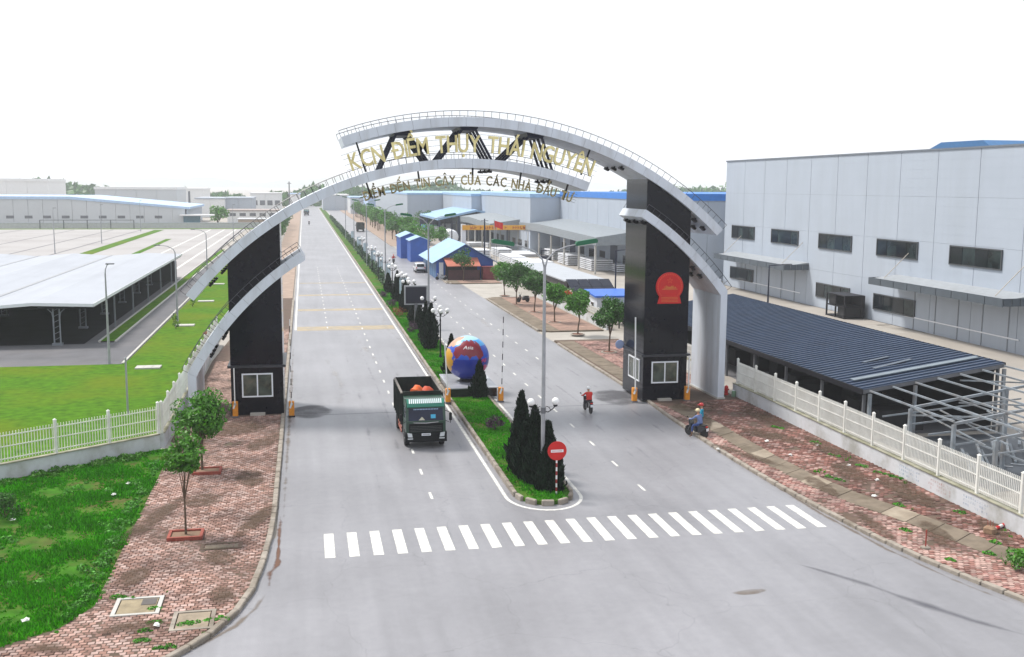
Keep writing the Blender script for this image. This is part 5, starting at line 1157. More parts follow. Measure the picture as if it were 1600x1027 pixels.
# scraps of litter
LIT = M('litter_white', (.62, .62, .6), .7)
random.seed(21); k = 0
for px, py, nm in ((1198, 690, 'beside the wall near the emblem tower'), (1235, 712, 'at the slab edge'), (1278, 697, 'near the stained wall'), (1326, 728, 'on the red paving'), (1366, 776, 'by the slab row'), (1370, 751, 'in the weeds by the wall'), (1122, 703, 'on the kerb beyond the stopped motorbike'), (201, 758, 'in the rough grass'), (20, 815, 'in the weeds near the fence foot'), (178, 775, 'in the grass near the paving'), (40, 972, 'low in the rough grass'), (245, 980, 'among the weeds by the drain cover')):
    c = G(px, py, .15); t = tag(MB().add([(-.12, -.08, 0), (.1, -.1, .02), (.14, .06, .05), (-.02, .12, .03), (-.14, .05, .06)], [(0, 1, 2), (0, 2, 3), (0, 3, 4)]).add([(-.1, -.05, .07), (.08, -.06, .09), (.05, .07, .1)], [(0, 1, 2)]).build('litter_scrap', LIT), 'scrap of white litter ' + nm, 'litter', 'litter scraps'); t.location = (c[0], c[1], .16 if px > 300 else .2); t.rotation_euler = (0, 0, k * 1.3); k += 1
# ================================================================== RIGHT: black carport, steel skeleton, big factory
ROOFD = M('dark_roof_sheet', (0.012, 0.024, 0.055), .5, .22, .6, stain=(.03, .05, .085), stain_scale=.5, stain_amt=.6)
cp = thing('black_carport', 'long low carport with a dark blue ribbed roof behind the right fence', 'carport')
X0, X1, Z0, Z1, CY0, CY1 = 32.8, 42.3, 3.0, 4.35, 56.0, 98.0
slope = (Z1 - Z0) / (X1 - X0)
b = MB().add([(X0, CY0, Z0), (X1, CY0, Z1), (X1, CY1, Z1), (X0, CY1, Z0), (X0, CY0, Z0 - .05), (X1, CY0, Z1 - .05), (X1, CY1, Z1 - .05), (X0, CY1, Z0 - .05)], [(0, 1, 2, 3), (7, 6, 5, 4), (0, 4, 5, 1), (2, 6, 7, 3), (3, 7, 4, 0), (1, 5, 6, 2)])
ribm = M('rib_sheet', (.045, .075, .135), .4, .2, .8, metal=.2); rib_me = MB().bar((X0, 0, Z0 + .04), (X1, 0, Z1 + .04), .11, .07).mesh('roof_rib', ribm)
for y in np.arange(CY0 + .3, CY1, .6): o = obj('roof_rib', rib_me, cp); o.location = (0, y, 0)
MB().add([(X0, CY0 + .1, Z0 - .35), (X1 - .4, CY0 + .1, Z1 - .42), (X1 - .4, CY1, Z1 - .42), (X0, CY1, Z0 - .35)], [(0, 3, 2, 1)]).build('shade_ceiling', M('shed_back', (.012, .012, .014), .8, .3, 1), cp)  # added sheet that keeps the carport underside dark
b.build('roof_sheet', ROOFD, cp)
MB().box(X0 - .06, X0, CY0, CY1, Z0 - .3, Z0 + .03).build('gutter', BLACKM, cp); MB().box(X1, X1 + .06, CY0, CY1, Z1 - .25, Z1 + .05).build('gutter', BLACKM, cp)
MB().add([(X0, CY0 - .02, Z0 - .02), (X1, CY0 - .02, Z1 - .02), (X1, CY0 - .02, Z1 - .25), (X0, CY0 - .02, Z0 - .25)], [(0, 3, 2, 1)]).build('end_fascia', GREYM, cp)
MB().bar((X0 + .5, CY0 + 2.2, Z0 + .5 * slope + .12), (X1 - .4, CY0 + 2.2, Z1 - .4 * slope + .12), .5, .06).build('loose_sheet', M('zinc_sheet', (.19, .23, .26), .4, .15, 1, metal=.4), cp)
MB().bar((X0 + 3, CY0 + 4.0, Z0 + 3 * slope + .1), (X0 + 6, CY0 + 4.6, Z0 + 6 * slope + .1), .3, .04).bar((X0 + 3.4, CY0 + 6.0, Z0 + 3.4 * slope + .1), (X0 + 5.4, CY0 + 6.3, Z0 + 5.4 * slope + .1), .25, .04).build('loose_strip', M('dull_sheet', (.07, .09, .12), .4), cp)
for y in np.arange(CY0 + .3, CY1, 5.2):
    for x, zt in ((X0 + .25, Z0), (X1 - .25, Z1)): MB().box(x - .08, x + .08, y - .08, y + .08, 0, zt - .06).build('column', GREYM, cp)
    MB().bar((X0 + .1, y, Z0 - .12), (X1 - .1, y, Z1 - .12), .1, .16).build('rafter', GREYM, cp)
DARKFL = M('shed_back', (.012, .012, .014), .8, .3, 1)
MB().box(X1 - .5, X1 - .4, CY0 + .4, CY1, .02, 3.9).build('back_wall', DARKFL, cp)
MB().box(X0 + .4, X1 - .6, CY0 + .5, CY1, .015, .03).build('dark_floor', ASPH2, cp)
random.seed(3)
for k in range(13):
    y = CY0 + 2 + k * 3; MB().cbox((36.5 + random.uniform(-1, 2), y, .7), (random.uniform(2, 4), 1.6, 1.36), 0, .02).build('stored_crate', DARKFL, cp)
# skeleton of the unfinished end
sf = thing('steel_skeleton', 'open galvanised steel roof skeleton at the unfinished end of the carport', 'steel frame')
GSB = M('galv_blue', (.25, .285, .32), .45, .2, 2, metal=.3, stain=(.2, .15, .11), stain_scale=1.1, stain_amt=.5)
ys = [55.9, 51.6, 47.6, 44.2]; xs = [33.2, 36.2, 39.2, 42.2]
zf = lambda x: 2.75 + (x - 33.2) * .142
for j, y in enumerate(ys):
    for i, x in enumerate(xs):
        if (j, i) in ((1, 1), (0, 2)): continue
        MB().box(x - .09, x + .09, y - .09, y + .09, 0, zf(x)).build('column', GSB, sf); 
    if j > 0: MB().bar((xs[0], y, zf(xs[0]) + .06), (xs[-1], y, zf(xs[-1]) + .06), .12, .14).build('rafter', GSB, sf)
for i in range(7):
    x = 33.2 + 1.5 * i; y1 = ys[-1] if i % 3 else ys[2]
    MB().bar((x, 55.9, zf(x) + .18), (x, y1, zf(x) + .18), .09, .1).build('purlin', GSB, sf)
for i, x in enumerate(xs[:3]): MB().bar((x, 51.6, 1.1), (x, 44.2, 1.1), .07, .09).build('side_rail', GSB, sf)
MB().bar((33.2, 51.6, 2.4), (36.2, 47.6, 3.0), .08).bar((36.2, 51.6, 3.0), (39.2, 47.6, 3.5), .08).bar((39.2, 55.9, 3.4), (42.2, 51.6, 3.9), .08).build('brace', GSB, sf)
random.seed(17)
for k in range(9):      # second tier of light tubes and diagonals
    x = 34 + .95 * k; y = random.uniform(45, 47); MB().bar((x, y, 2.0 + .1 * (k % 3)), (x + random.uniform(-1.2, 1.2), y + random.uniform(4, 8), 2.3 + .12 * (k % 4)), .07, .07).build('loose_tube', GSB, sf)
for k in range(5): MB().bar((33.2, 45.2 + 2.3 * k, 1.7), (42.2, 45.0 + 2.3 * k, 2.5), .07, .09).build('tie_bar', GSB, sf)
for k in range(6): MB().bar((37 + .8 * k, 44.6, .05), (37.5 + .8 * k, 45.0, 2.9), .06).build('prop', GSB, sf)
MB().bar((39, 44.4, 3.3), (43.5, 44.2, 3.6), .16, .2).bar((39, 47.2, 3.5), (44.5, 47.0, 3.8), .16, .2).build('heavy_rafter', GSB, sf)
MB().box(33.5, 42, 44.5, 55.6, .016, .04).build('floor_slab', M('wet_slab', (.05, .058, .07), .45, .3, .8), sf)
random.seed(8)
for k in range(5):
    t = tag(MB().bar((34 + 1.3 * k, 47 + .8 * k, .25 + .12 * k), (36.5 + 1.3 * k, 51.5 + .5 * k, .3 + .12 * k), .14, .16).bar((34.2 + 1.3 * k, 46.6 + .8 * k, .12), (36.6 + 1.3 * k, 51.2 + .5 * k, .12), .14, .16).bar((35.2 + 1.3 * k, 49, .04), (36.2 + 1.3 * k, 48.4, .04), .2, .08).build('steel_bundle', GSB), ['leftmost', 'second', 'middle', 'fourth', 'rightmost'][k] + ' bundle of steel sections lying under the open skeleton', 'steel', 'steel bundles')
t = tag(MB().sphere((40.2, 45.6, .34), .3, 14, 10, 0, (1, 1, 1)).lathe([(.1, 0), (.1, .12)], (40.2, 45.6, .6), 10).build('blue_drum', M('drum_blue', (.01, .04, .4), .4)), 'small bright blue drum under the steel skeleton', 'drum')
t = thing('step_ladder', 'aluminium ladder leaning at the near end of the skeleton', 'ladder', (39.4, 43.6, 0))
for x in (-.25, .25): MB().bar((x, -.6, 0), (x * .8, .3, 2.5), .05, .06).build('stile', GALV, t)
for k in range(8): MB().bar((-.24, -.6 + .11 * k, .3 * k + .2), (.24, -.6 + .11 * k, .3 * k + .2), .03).build('rung', GALV, t)
# big factory
WALLP = M('factory_panel', (.385, .43, .495), .5, .03, .3, stain=(.33, .365, .41), stain_scale=.5, stain_amt=.35, spec=.3, stretch=(1, 1, .08))
WGL = M('factory_glass', (.008, .014, .018), .1, .8, .35, stain=(.035, .055, .055), stain_scale=.4, stain_amt=.9, spec=.2)
CANM = M('canopy_panel', (.065, .082, .10), .35, .1, 1.5)
fb = thing('factory_building', 'large pale grey panel factory with two rows of dark windows on the right', 'factory')
FX, FY0, FY1, FH = 64.0, 60.0, 152.0, 19.0
MB().box(FX + .1, FX + 70, FY0, FY1 - .02, 0, FH - .05).build('core', M('panel_joint', (.17, .18, .2), .7), fb)
seam = [152.0] + [145.1 - 6.85 * k for k in range(13)]
SEAMZ = []
for k in range(len(seam) - 1):
    y1, y0 = seam[k], max(seam[k + 1], FY0)
    if y1 <= FY0: break
    for z0_, z1_ in ((0, 4.7), (4.7, 9.5), (9.5, 14.2), (14.2, 18.95)):
        pn = MB().box(FX, FX + .12, y0 + .035, y1 - .035, z0_ + .008, z1_ - .008)
        for q in range(1, 5):
            zz = z0_ + (z1_ - z0_) * q / 5; pn.box(FX - .006, FX + .001, y0 + .06, y1 - .06, zz - .012, zz + .012)
        pn.build('wall_panel', WALLP, fb)
MB().box(FX - .1, FX + .3, FY0, FY1 + .1, FH - .06, FH + .12).build('parapet_cap', M('cap_grey', (.14, .16, .19), .5), fb)
MB().box(FX + .1, FX + 70, FY1 - .02, FY1 + .1, 0, FH - .06).build('end_wall', WALLP, fb)
def fwin(y0, y1, z0, z1):
    f = MB(); e = .12
    for q in ((y0, y1, z0, z0 + e), (y0, y1, z1 - e, z1), (y0, y0 + e, z0 + e, z1 - e), (y1 - e, y1, z0 + e, z1 - e)): f.box(FX - .14, FX - .012, *q)
    w_ = f.build('window', M('dark_frame', (.05, .055, .06), .5), fb); n = 4; wd = (y1 - y0 - 2 * e) / n
    for k in range(n):
        MB().box(FX - .06 - .03 * (k % 2), FX - .013, y0 + e + wd * k + .03, y0 + e + wd * (k + 1) - .03, z0 + e, z1 - e).build('pane', WGL if k in (0, 2) else GLASSD, w_)
for k in range(6):
    yc = 145.0 - 13.7 * k
    fwin(yc - 4.1, yc + 4.0, 7.45, 9.4)
    if k != 1 and k != 4: fwin(yc - 4.2, yc + 4.1, 1.3, 3.15)
def canopy(y0, y1, zf_, label):
    c_ = MB().exy([(FX - 3.4, zf_ - .02), (FX - .01, zf_ + .35), (FX - .01, zf_ + .5), (FX - 3.4, zf_ + .1)], y0 + .1, y1 - .1).build('entrance_canopy', M('canopy_deck', (.30, .32, .34), .5), fb)
    n = 9
    for k in range(n):
        a_, b_ = y0 + (y1 - y0) * k / n, y0 + (y1 - y0) * (k + 1) / n
        MB().box(FX - 3.5, FX - 3.4, a_ + .05, b_ - .05, zf_ - .5, zf_ + .25).build('fascia_panel', CANM, c_)
    for k in range(4):
        for yy, s_ in ((y0, 0), (y1 - .1, 0)): MB().box(FX - 3.4 + .85 * k + .04, FX - 3.4 + .85 * (k + 1) - .04, yy, yy + .1, zf_ - .45, zf_ + .25).build('fascia_panel', CANM, c_)
    for yy in (y0 + 2, y1 - 2): MB().bar((FX - 2.8, yy, zf_ + .3), (FX - .02, yy, zf_ + 3.0), .06).build('stay_rod', M('stay_beige', (.42, .38, .33), .6), c_)
    for k in range(5):
        yy = y0 + (y1 - y0) * (.16 + .17 * k); MB().box(FX - .05, FX - .012, yy - .06, yy + .06, .05, zf_).build('door_jamb', M('jamb_grey', (.2, .22, .25), .5), fb)
    MB().box(FX - .1, FX - .05, y0 + 2, y1 - 2, 1.25, 1.38).build('kick_rail', FRAMEW, fb)
    return c_
canopy(124.0, 147.5, 4.95, ''); canopy(81.0, 103.5, 5.15, '')
ra, rb_ = VX(1447, 226, 82), VX(1536, 222, 82)
MB().exx([(ra[0], FH - .3), (ra[0], ra[1] - .9), ((ra[0] * .72 + rb_[0] * .28), ra[1] + .15), (rb_[0], ra[1] + .1), (rb_[0] - 4, FH - .3)], 82, 110).build('roof_monitor', M('blue_roof', (.03, .13, .30), .5), fb)
c = (62.2, 111.2)
t = thing('steel_crate', 'black open steel cage standing against the factory wall', 'crate', (c[0], c[1], .02))
for x in (-1.2, 1.2):
    for y in (-2.1, 0, 2.1): MB().box(x - .08, x + .08, y - .08, y + .08, 0, 2.7).build('upright', BLACKM, t)
for z in (0.1, 1.35, 2.65):
    MB().box(-1.25, 1.25, -2.15, 2.15, z - .06, z + .06).build('shelf', BLACKM, t)
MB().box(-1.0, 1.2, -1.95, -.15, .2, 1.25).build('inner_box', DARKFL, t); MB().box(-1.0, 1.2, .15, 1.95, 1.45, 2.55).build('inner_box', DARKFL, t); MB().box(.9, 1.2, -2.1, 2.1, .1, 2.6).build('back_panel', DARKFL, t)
def yard_lamp(x, y, h, arm, label):
    t = thing('yard_lamp', label, 'street lamp', (x, y, 0)); MB().lathe([(.14, 0), (.13, .1), (.09, h * .6), (.075, h)], (0, 0, 0), 8).build('pole', NAVY, t, True); MB().bar((0, 0, h - .05), (arm, 0, h + .1), .1).build('arm', NAVY, t); MB().cbox((arm * 1.25, 0, h + .12), (abs(arm) * .6, .35, .12), 0, .03).build('lamp_head', GREYM, t)
yard_lamp(58.2, 123.4, 5.2, 2.0, 'dark yard lamp with one short arm in front of the pale factory')
lp = V(963, 375, 118)
yard_lamp(lp[0], 118, 7.6, 1.6, 'dark yard lamp beside the emblem tower in the factory yard')
t = tag(MB().box(60.5, 63.2, 150.2, 153.5, 0, .35).box(60.7, 63, 150.4, 153.2, .35, .7).box(60.6, 63.1, 150.6, 153, .7, .95).build('white_sheet_stack', FRAMEW), 'low stack of white sheets at the far factory corner', 'stack')
# ================================================================== RIGHT MID-GROUND
# white kiosk with blue roof, dark canopy, solar shed
t = thing('gate_kiosk', 'small white kiosk with a sloping blue roof behind the roadside trees', 'kiosk', (0, 0, 0))
MB().box(32.3, 36.4, 112.4, 116.6, 0, 2.75).build('wall', M('kiosk_white', (.6, .62, .66), .7, .05), t)
MB().exx([(112.1, 2.62), (117.0, 2.95), (117.0, 3.15), (112.1, 2.82)], 32.0, 36.8).build('roof', M('kiosk_blue', (.02, .12, .5), .45), t)
w_ = MB().box(32.26, 32.3, 113.6, 114.9, 1.1, 2.0).build('window', FRAMEW, t); MB().box(32.24, 32.262, 113.7, 114.8, 1.2, 1.9).build('pane', GLASSD, w_); MB().box(33.2, 34.1, 112.37, 112.4, .05, 2.0).build('door', GREYM, t)
t = thing('dark_canopy', 'small dark roofed motorbike shelter between the kiosk and the emblem tower', 'shelter')
MB().exy([(32.6, 2.5), (37.5, 2.85), (37.5, 2.98), (32.6, 2.63)], 100.5, 110.5).build('roof', ROOFD, t); MB().box(32.5, 32.6, 100.4, 110.6, 2.3, 2.66).build('fascia', BLACKM, t); MB().box(32.5, 37.5, 100.4, 100.5, 2.3, 2.72).build('fascia', BLACKM, t)
for x in (32.8, 37.2):
    for y in (100.8, 105.5, 110.2): MB().box(x - .06, x + .06, y - .06, y + .06, 0, 2.6).build('column', BLACKM, t)
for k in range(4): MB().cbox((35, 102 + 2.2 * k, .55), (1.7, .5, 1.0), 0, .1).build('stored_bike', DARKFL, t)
t = thing('solar_shed', 'long grey roofed shed with dark solar panels tilted on its near end', 'shed')
SX0, SX1, SY0, SY1, SZ = 32.4, 37.6, 121.0, 158.0, 3.1
MB().box(SX0 - .3, SX1 + .3, SY0 + 5.5, SY1, SZ, SZ + .16).build('roof', M('grey_flat_roof', (.36, .38, .41), .6, .08, .6), t)
MB().box(SX0, SX1, SY0 + 5.6, SY1 - .2, 2.2, SZ).build('upper_wall', M('brown_fascia', (.05, .042, .045), .6), t)
for k in range(16): MB().box(SX0 - .02, SX0 + .12, SY0 + 6.5 + k * 1.9, SY0 + 2.4 + k * 1.9, 0, 2.2).build('wall_pier', M('pale_kerb', (.44, .43, .4)), t)
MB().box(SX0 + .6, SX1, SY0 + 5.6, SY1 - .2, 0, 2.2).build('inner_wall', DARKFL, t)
PVM = M('solar_cell', (.004, .007, .02), .2, .2, 4, spec=.12)
for i in range(4):
    for j in range(3):
        x0, x1 = SX0 - .2 + i * 1.42, SX0 + 1.16 + i * 1.42; y0, y1 = SY0 - .8 + j * 2.1, SY0 + 1.24 + j * 2.1
        z0_, z1_ = 1.2 + (y0 - SY0 + .8) * .36, 1.2 + (y1 - SY0 + .8) * .36
        MB().add([(x0, y0, z0_), (x1, y0, z0_), (x1, y1, z1_), (x0, y1, z1_), (x0, y0, z0_ - .06), (x1, y0, z0_ - .06), (x1, y1, z1_ - .06), (x0, y1, z1_ - .06)], [(0, 1, 2, 3), (7, 6, 5, 4), (0, 4, 5, 1), (1, 5, 6, 2), (2, 6, 7, 3), (3, 7, 4, 0)]).build('solar_panel', PVM, t)
for x in (SX0 + .1, SX1 - .2): MB().bar((x, SY0 - .5, 0), (x, SY0 - .5, 1.2), .1).bar((x, SY0 + 4.6, 0), (x, SY0 + 4.6, 3.0), .1).build('stand', GREYM, t)
# stacks of white panels in the yard
def stack(x, y, lx, ly, n, label, rz=0.0):
    t = thing('panel_stack', label, 'stack', (x, y, .012), rz, 'stacks of white panels in the factory yard')
    me = MB().cbox((0, 0, .1), (lx, ly, .2)).mesh('sheet_bundle', FRAMEW); bm_ = MB().box(-lx / 2 + .2, -lx / 2 + .45, -ly / 2 + .05, ly / 2 - .05, 0, .12).box(lx / 2 - .45, lx / 2 - .2, -ly / 2 + .05, ly / 2 - .05, 0, .12).mesh('bearer', M('dark_wood', (.05, .042, .04), .8))
    for k in range(n):
        o = obj('bearer', bm_, t); o.location = (0, 0, .34 * k); o = obj('sheet_bundle', me, t); o.location = (.05 * math.sin(k * 2), .05 * math.cos(k * 3), .34 * k + .12)
SK = [((783, 400), 3.0, 9, 5), ((800, 412), 3.0, 12, 5), ((822, 421), 3.2, 12, 5), ((845, 415), 3.0, 9, 3), ((870, 405), 3.6, 8, 6), ((893, 413), 3.6, 8, 6), ((930, 421), 4.0, 9, 6), ((972, 424), 4.0, 6, 4), ((752, 402), 3.0, 6, 5), ((742, 385), 4, 6, 3), ((860, 396), 3.2, 7, 5), ((770, 386), 4, 9, 3), ((815, 399), 5, 12, 2)]
for i, ((px, py), lx, ly, n) in enumerate(SK):
    x, y = G(px, py); stack(x, y, lx, ly, n, 'stack of white factory panels, %s of the yard stacks counted from the gantry' % ordn(sorted(range(len(SK)), key=lambda q: SK[q][0][0]).index(i)))
t = thing('forklift', 'small dark forklift among the white panel stacks', 'forklift', (*G(852, 408), 0), R(40))
MB().cbox((0, 0, .7), (1.2, 2.0, .9), 0, .1).build('body', NAVY, t); MB().box(-.6, .6, -.6, .7, 2.1, 2.2).build('roof_guard', NAVY, t)
for x in (-.55, .55):
    for y in (-.55, .65): MB().bar((x, y, 1.1), (x, y, 2.1), .08).build('pillar', NAVY, t)
    MB().bar((x * .6, 1.15, .1), (x * .6, 1.15, 2.6), .1).build('mast', NAVY, t); 
    for y in (-.7, .7): MB().lathe([(.3, -.12), (.32, 0), (.3, .12)], (x, y, .32), 12, axis='X').build('wheel', RUBBER, t)
# yellow banner gantry and flag
gx0, gz1 = V(724, 352, 231); gx1, _ = V(868, 353, 231)
t = thing('banner_gantry', 'long yellow banner with red lettering carried on white pillars across the factory entrance', 'gantry')
MB().box(gx0 - .5, gx0 + .5, 230.5, 231.5, 0, gz1 + .2).build('pillar', M('kiosk_white', (.6, .62, .66)), t); MB().box(gx1 - .5, gx1 + .5, 230.5, 231.5, 0, gz1).build('pillar', M('kiosk_white', (.6, .62, .66)), t)
bn = MB().box(gx0 - .3, gx1 + .3, 230.1, 230.45, gz1 - 1.05, gz1 - .0).build('banner', M('banner_yellow', (.62, .30, .02), .6, .06), t)
b = MB(); random.seed(2); x = gx0 + .8
while x < gx1 - .6:
    w = random.uniform(.28, .5)
    if random.random() < .82: b.box(x, x + w * .3, 230.06, 230.1, gz1 - .8, gz1 - .25).box(x + w * .3, x + w, 230.06, 230.1, gz1 - random.choice((.8, .55)), gz1 - random.choice((.68, .45)) + .0)
    x += w + .16
b.build('lettering', M('banner_red', (.3, .03, .01), .6), bn)
c = G(772, 409)
t = thing('flag_pole', 'red flag on a tall thin pole in front of the yellow banner', 'flag', (c[0], c[1], 0)); MB().tube((0, 0, 0), (0, 0, 8.4), .07, .05, 8).build('pole', GALV, t); MB().tube((.5, .3, 0), (.5, .3, 8.0), .06, .05, 8).build('pole', GALV, t)
b = MB(); n = 8
for k in range(n + 1): b.v += [(.05 + .22 * k, .16 * math.sin(k), 8.2 - .06 * k), (.05 + .22 * k, .16 * math.sin(k + .4), 7.05 - .09 * k)]
b.f = [(2 * k, 2 * k + 2, 2 * k + 3, 2 * k + 1) for k in range(n)]; b.m = [0] * n
b.build('flag', REDP, t)
for i, (px, py, h) in enumerate(((757, 417, 9), (706, 391, 7), (724 + 6, 372, 7), (745, 375, 6))):
    c = G(px, py); t = thing('utility_pole', ['dark utility pole behind the red shop shelter', 'dark utility pole behind the round tank', 'thin utility pole beside the gantry pillar', 'thin utility pole under the banner'][i], 'pole', (c[0], c[1], 0), 0, 'utility poles in the yard'); MB().lathe([(.16, 0), (.12, h)], (0, 0, 0), 8).build('shaft', NAVY, t); MB().bar((-.7, 0, h - .4), (.7, 0, h - .4), .1).build('cross_arm', NAVY, t)
# blue sheds, shop, car
def gable_shed(name, label, x0, x1, y0, y1, he, hr, wall, roof, axis='y', over=.5):
    t = thing(name, label, 'shed'); xm = (x0 + x1) / 2
    MB().exy([(x0, 0), (x1, 0), (x1, he), (xm, hr), (x0, he)], y0, y1).build('wall', wall, t); sl_ = (hr - he) / (xm - x0)
    for s_, xa in ((-1, x0 - over), (1, x1 + over)):
        MB().exy([(xm, hr + .05), (xa, he - over * sl_ + .05), (xa, he - over * sl_ + .12), (xm, hr + .14)], y0 - over, y1 + over).build('roof', roof, t)
    return t
BSH = M('blue_wall', (.03, .09, .30), .55, .15, .8)
t = gable_shed('blue_shop', 'blue walled shop shed with a pale blue gabled roof at the side street corner', 20.9, 30.2, 167, 186, 3.0, 5.6, BLUEP, SKYB, over=.8)
for k in range(8): MB().box(20.84, 20.9, 167.6 + 2.3 * k, 169.5 + 2.3 * k, .1, 2.9).build('wall_panel', M('blue_panel', (.07, .16, .30), .5), t)
MB().box(21.3, 22.0, 166.94, 167, 0, 2.7).build('door', FRAMEW, t)
t = thing('red_awning', 'faded red sheet awning with dark red shop front below', 'awning')
MB().add([(22.0, 166.9, 3.5), (27.6, 166.9, 3.5), (27.6, 163.6, 2.35), (22.2, 163.6, 2.35), (22.0, 166.9, 3.42), (27.6, 166.9, 3.42), (27.6, 163.6, 2.27), (22.2, 163.6, 2.27)], [(0, 1, 2, 3)[::-1], (4, 5, 6, 7), (3, 2, 6, 7), (0, 3, 7, 4)]).build('roof', M('red_sheet', (.42, .13, .08), .6, .15, 1), t)
for x in (22.3, 24.9, 27.5): MB().bar((x, 163.7, .1), (x, 163.7, 2.3), .08).build('post', BLACKM, t)
DRED = M('dark_red_board', (.055, .012, .016), .6, .3, 2)
MB().box(22.3, 27.5, 163.75, 163.85, .1, 1.7).build('front_board', DRED, t); MB().box(22.3, 27.5, 166.5, 166.9, .1, 2.6).build('back_counter', DARKFL, t)
t = tag(MB().box(28.0, 30.4, 163.9, 165.8, .12, 2.1).box(27.9, 30.5, 163.8, 165.9, 2.1, 2.2).box(28.3, 30.0, 163.86, 163.9, .3, 1.0).build('red_stall', M('stall_red', (.16, .02, .025), .6, .25, 2)), 'dark red boxed stall beside the shop awning', 'stall')
gable_shed('blue_booth', 'tall bright blue booth with a pale roof, nearer of the pair', 20.6, 24.4, 206, 213, 4.2, 4.9, BLUEP, SKYB, over=.3)
gable_shed('blue_booth', 'blue booth with a pale roof standing just behind the nearer booth', 19.6, 23.6, 216, 226, 4.4, 5.2, BLUEP, SKYB, over=.3)
t = make_tree('round dark tree in front of the blue shop', 3.6, 2.9, 1.9, 51, 1800, .14, LEAF, .09, name='shop_tree'); t.location = (24.6, 162.2, .14)
for i, (px, py, w, h) in enumerate(((668, 392, 5, 4.5), (655, 398, 4, 3.5), (690, 388, 4, 3.5), (670, 366, 4, 6), (657, 362, 5, 5))):
    c = G(px, py); t = make_tree('%s of the leafy trees clustered behind the blue shop' % ordn(i), w, h, 1.4, 60 + i, 1300, .2, LEAF if i > 2 else LEAFL, .1, name='yard_tree', group='trees behind the blue shop'); t.location = (c[0], c[1], 0)
car = thing('parked_car', 'white hatchback parked beside the blue shop wall', 'car', (19.7, 181.5, .02))
MB().exx([(-2.0, .3), (-2.05, .75), (-1.9, 1.0), (-1.55, 1.55), (-.2, 1.62), (.7, 1.5), (1.25, 1.02), (2.0, .85), (2.1, .5), (2.05, .3)], -.86, .86).build('body', M('car_white', (.72, .73, .75), .25, .02, coat=.6), car)
MB().add([(-.68, -1.93, 1.05), (.68, -1.93, 1.05), (.6, -1.62, 1.5), (-.6, -1.62, 1.5)], [(0, 1, 2, 3)]).build('rear_window', GLASSD, car)
for s_ in (-1, 1):
    MB().exx([(-1.4, 1.05), (1.05, 1.05), (.62, 1.44), (-1.25, 1.48)], s_ * .865 - .004, s_ * .865 + .004).build('side_window', GLASSD, car)
    MB().box(s_ * .72 - .1, s_ * .72 + .1, -2.07, -1.98, .78, .98).build('tail_light', REDP, car)
    for y in (-1.3, 1.3): wheel(car, s_ * .78, y, .33, .66, .8)
MB().box(-.8, .8, -2.1, -2.02, .3, .62).build('bumper', BLACKM, car)
scooter('parked motorbike at the shop corner with a white helmet on it', (21.3, 164.6, .07), R(70), GRB); scooter('parked motorbike under the largest roadside tree', (27.6, 130.6, .15), R(100), DKB)
t = thing('storage_tank', 'round white tank lying behind the blue shop', 'tank', (*G(703, 384), 0)); MB().lathe([(.3, -3), (1.6, -2.8), (1.9, -2.2), (1.9, 2.2), (1.6, 2.8), (.3, 3)], (0, 0, 2.3), 20, axis='Y').build('shell', FRAMEW, t, True); MB().box(-1.5, 1.5, -2, -1.6, 0, 1.0).box(-1.5, 1.5, 1.6, 2, 0, 1.0).build('cradle', CONC, t)
# factories further along on the right, stepping closer to the road
def hall(name, label, x, y0, y1, h, depth, blue=1.1, awn=None, seam_w=7.0, wins=True, roofm=None):
    t = thing(name, label, 'factory'); MB().box(x + .1, x + depth, y0 + .1, y1, 0, h).build('core', M('panel_joint', (.17, .18, .2)), t)
    n = int((y1 - y0) / seam_w)
    for k in range(n):
        a_, b_ = y0 + (y1 - y0) * k / n, y0 + (y1 - y0) * (k + 1) / n
        MB().box(x, x + .1, a_ + .05, b_ - .05, 0, h).build('wall_panel', WALLP, t)
    nd = max(2, int(depth / 7))
    for k in range(nd): MB().box(x + .1 + (depth - .1) * k / nd + .03, x + .1 + (depth - .1) * (k + 1) / nd - .03, y0, y0 + .1, 0, h).build('wall_panel', WALLP, t)
    MB().box(x - .15, x + depth, y0 - .15, y1 + .1, h, h + blue).build('roof_edge', roofm or M('roof_blue', (.025, .18, .56), .5), t)
    if awn:
        a0, a1, dz = awn; am_ = (a0 + a1) / 2
        aw = MB().add([(x - 7, a0, 6.4), (x - 7, am_, 7.1), (x - 7, a1, 6.4), (x, a1, 7.4), (x, am_, 8.1), (x, a0, 7.4)], [(0, 1, 4, 5), (1, 2, 3, 4)]).add([(x - 7, a0, 6.4), (x - 7, am_, 7.1), (x - 7, a1, 6.4), (x - 7, a1, 5.0), (x - 7, am_, 5.5), (x - 7, a0, 5.0)], [(0, 5, 4, 1), (1, 4, 3, 2)]).add([(x - 7, a0, 6.4), (x, a0, 7.4), (x, a0, 5.2), (x - 7, a0, 5.0)], [(0, 1, 2, 3)[::-1]]).build('awning', M('awning_grey', (.22, .245, .265), .5), t)
        for yy in np.arange(a0 + 1, a1, 11): MB().box(x - 6.9, x - 6.6, yy - .15, yy + .15, 0, 5.1).build('awning_post', M('pale_kerb', (.44, .43, .4)), aw)
    if wins:
        for k in range(n):
            yc = y0 + (y1 - y0) * (k + .5) / n
            if k % 4 == 3: MB().box(x - .04, x - .01, yc - 2.2, yc + 2.2, 0, 4.4).build('door', M('door_navy', (.02, .035, .08), .5), t); continue
            w_ = MB().box(x - .05, x - .01, yc - 1.9, yc + 1.9, 1.0, 2.9).build('window', GREYM, t)
            for q in (-1.75, -.82, .1, 1.02): MB().box(x - .07, x - .051, yc + q, yc + q + .75, 1.12, 2.8).build('pane', GLASSD, w_)
    return t
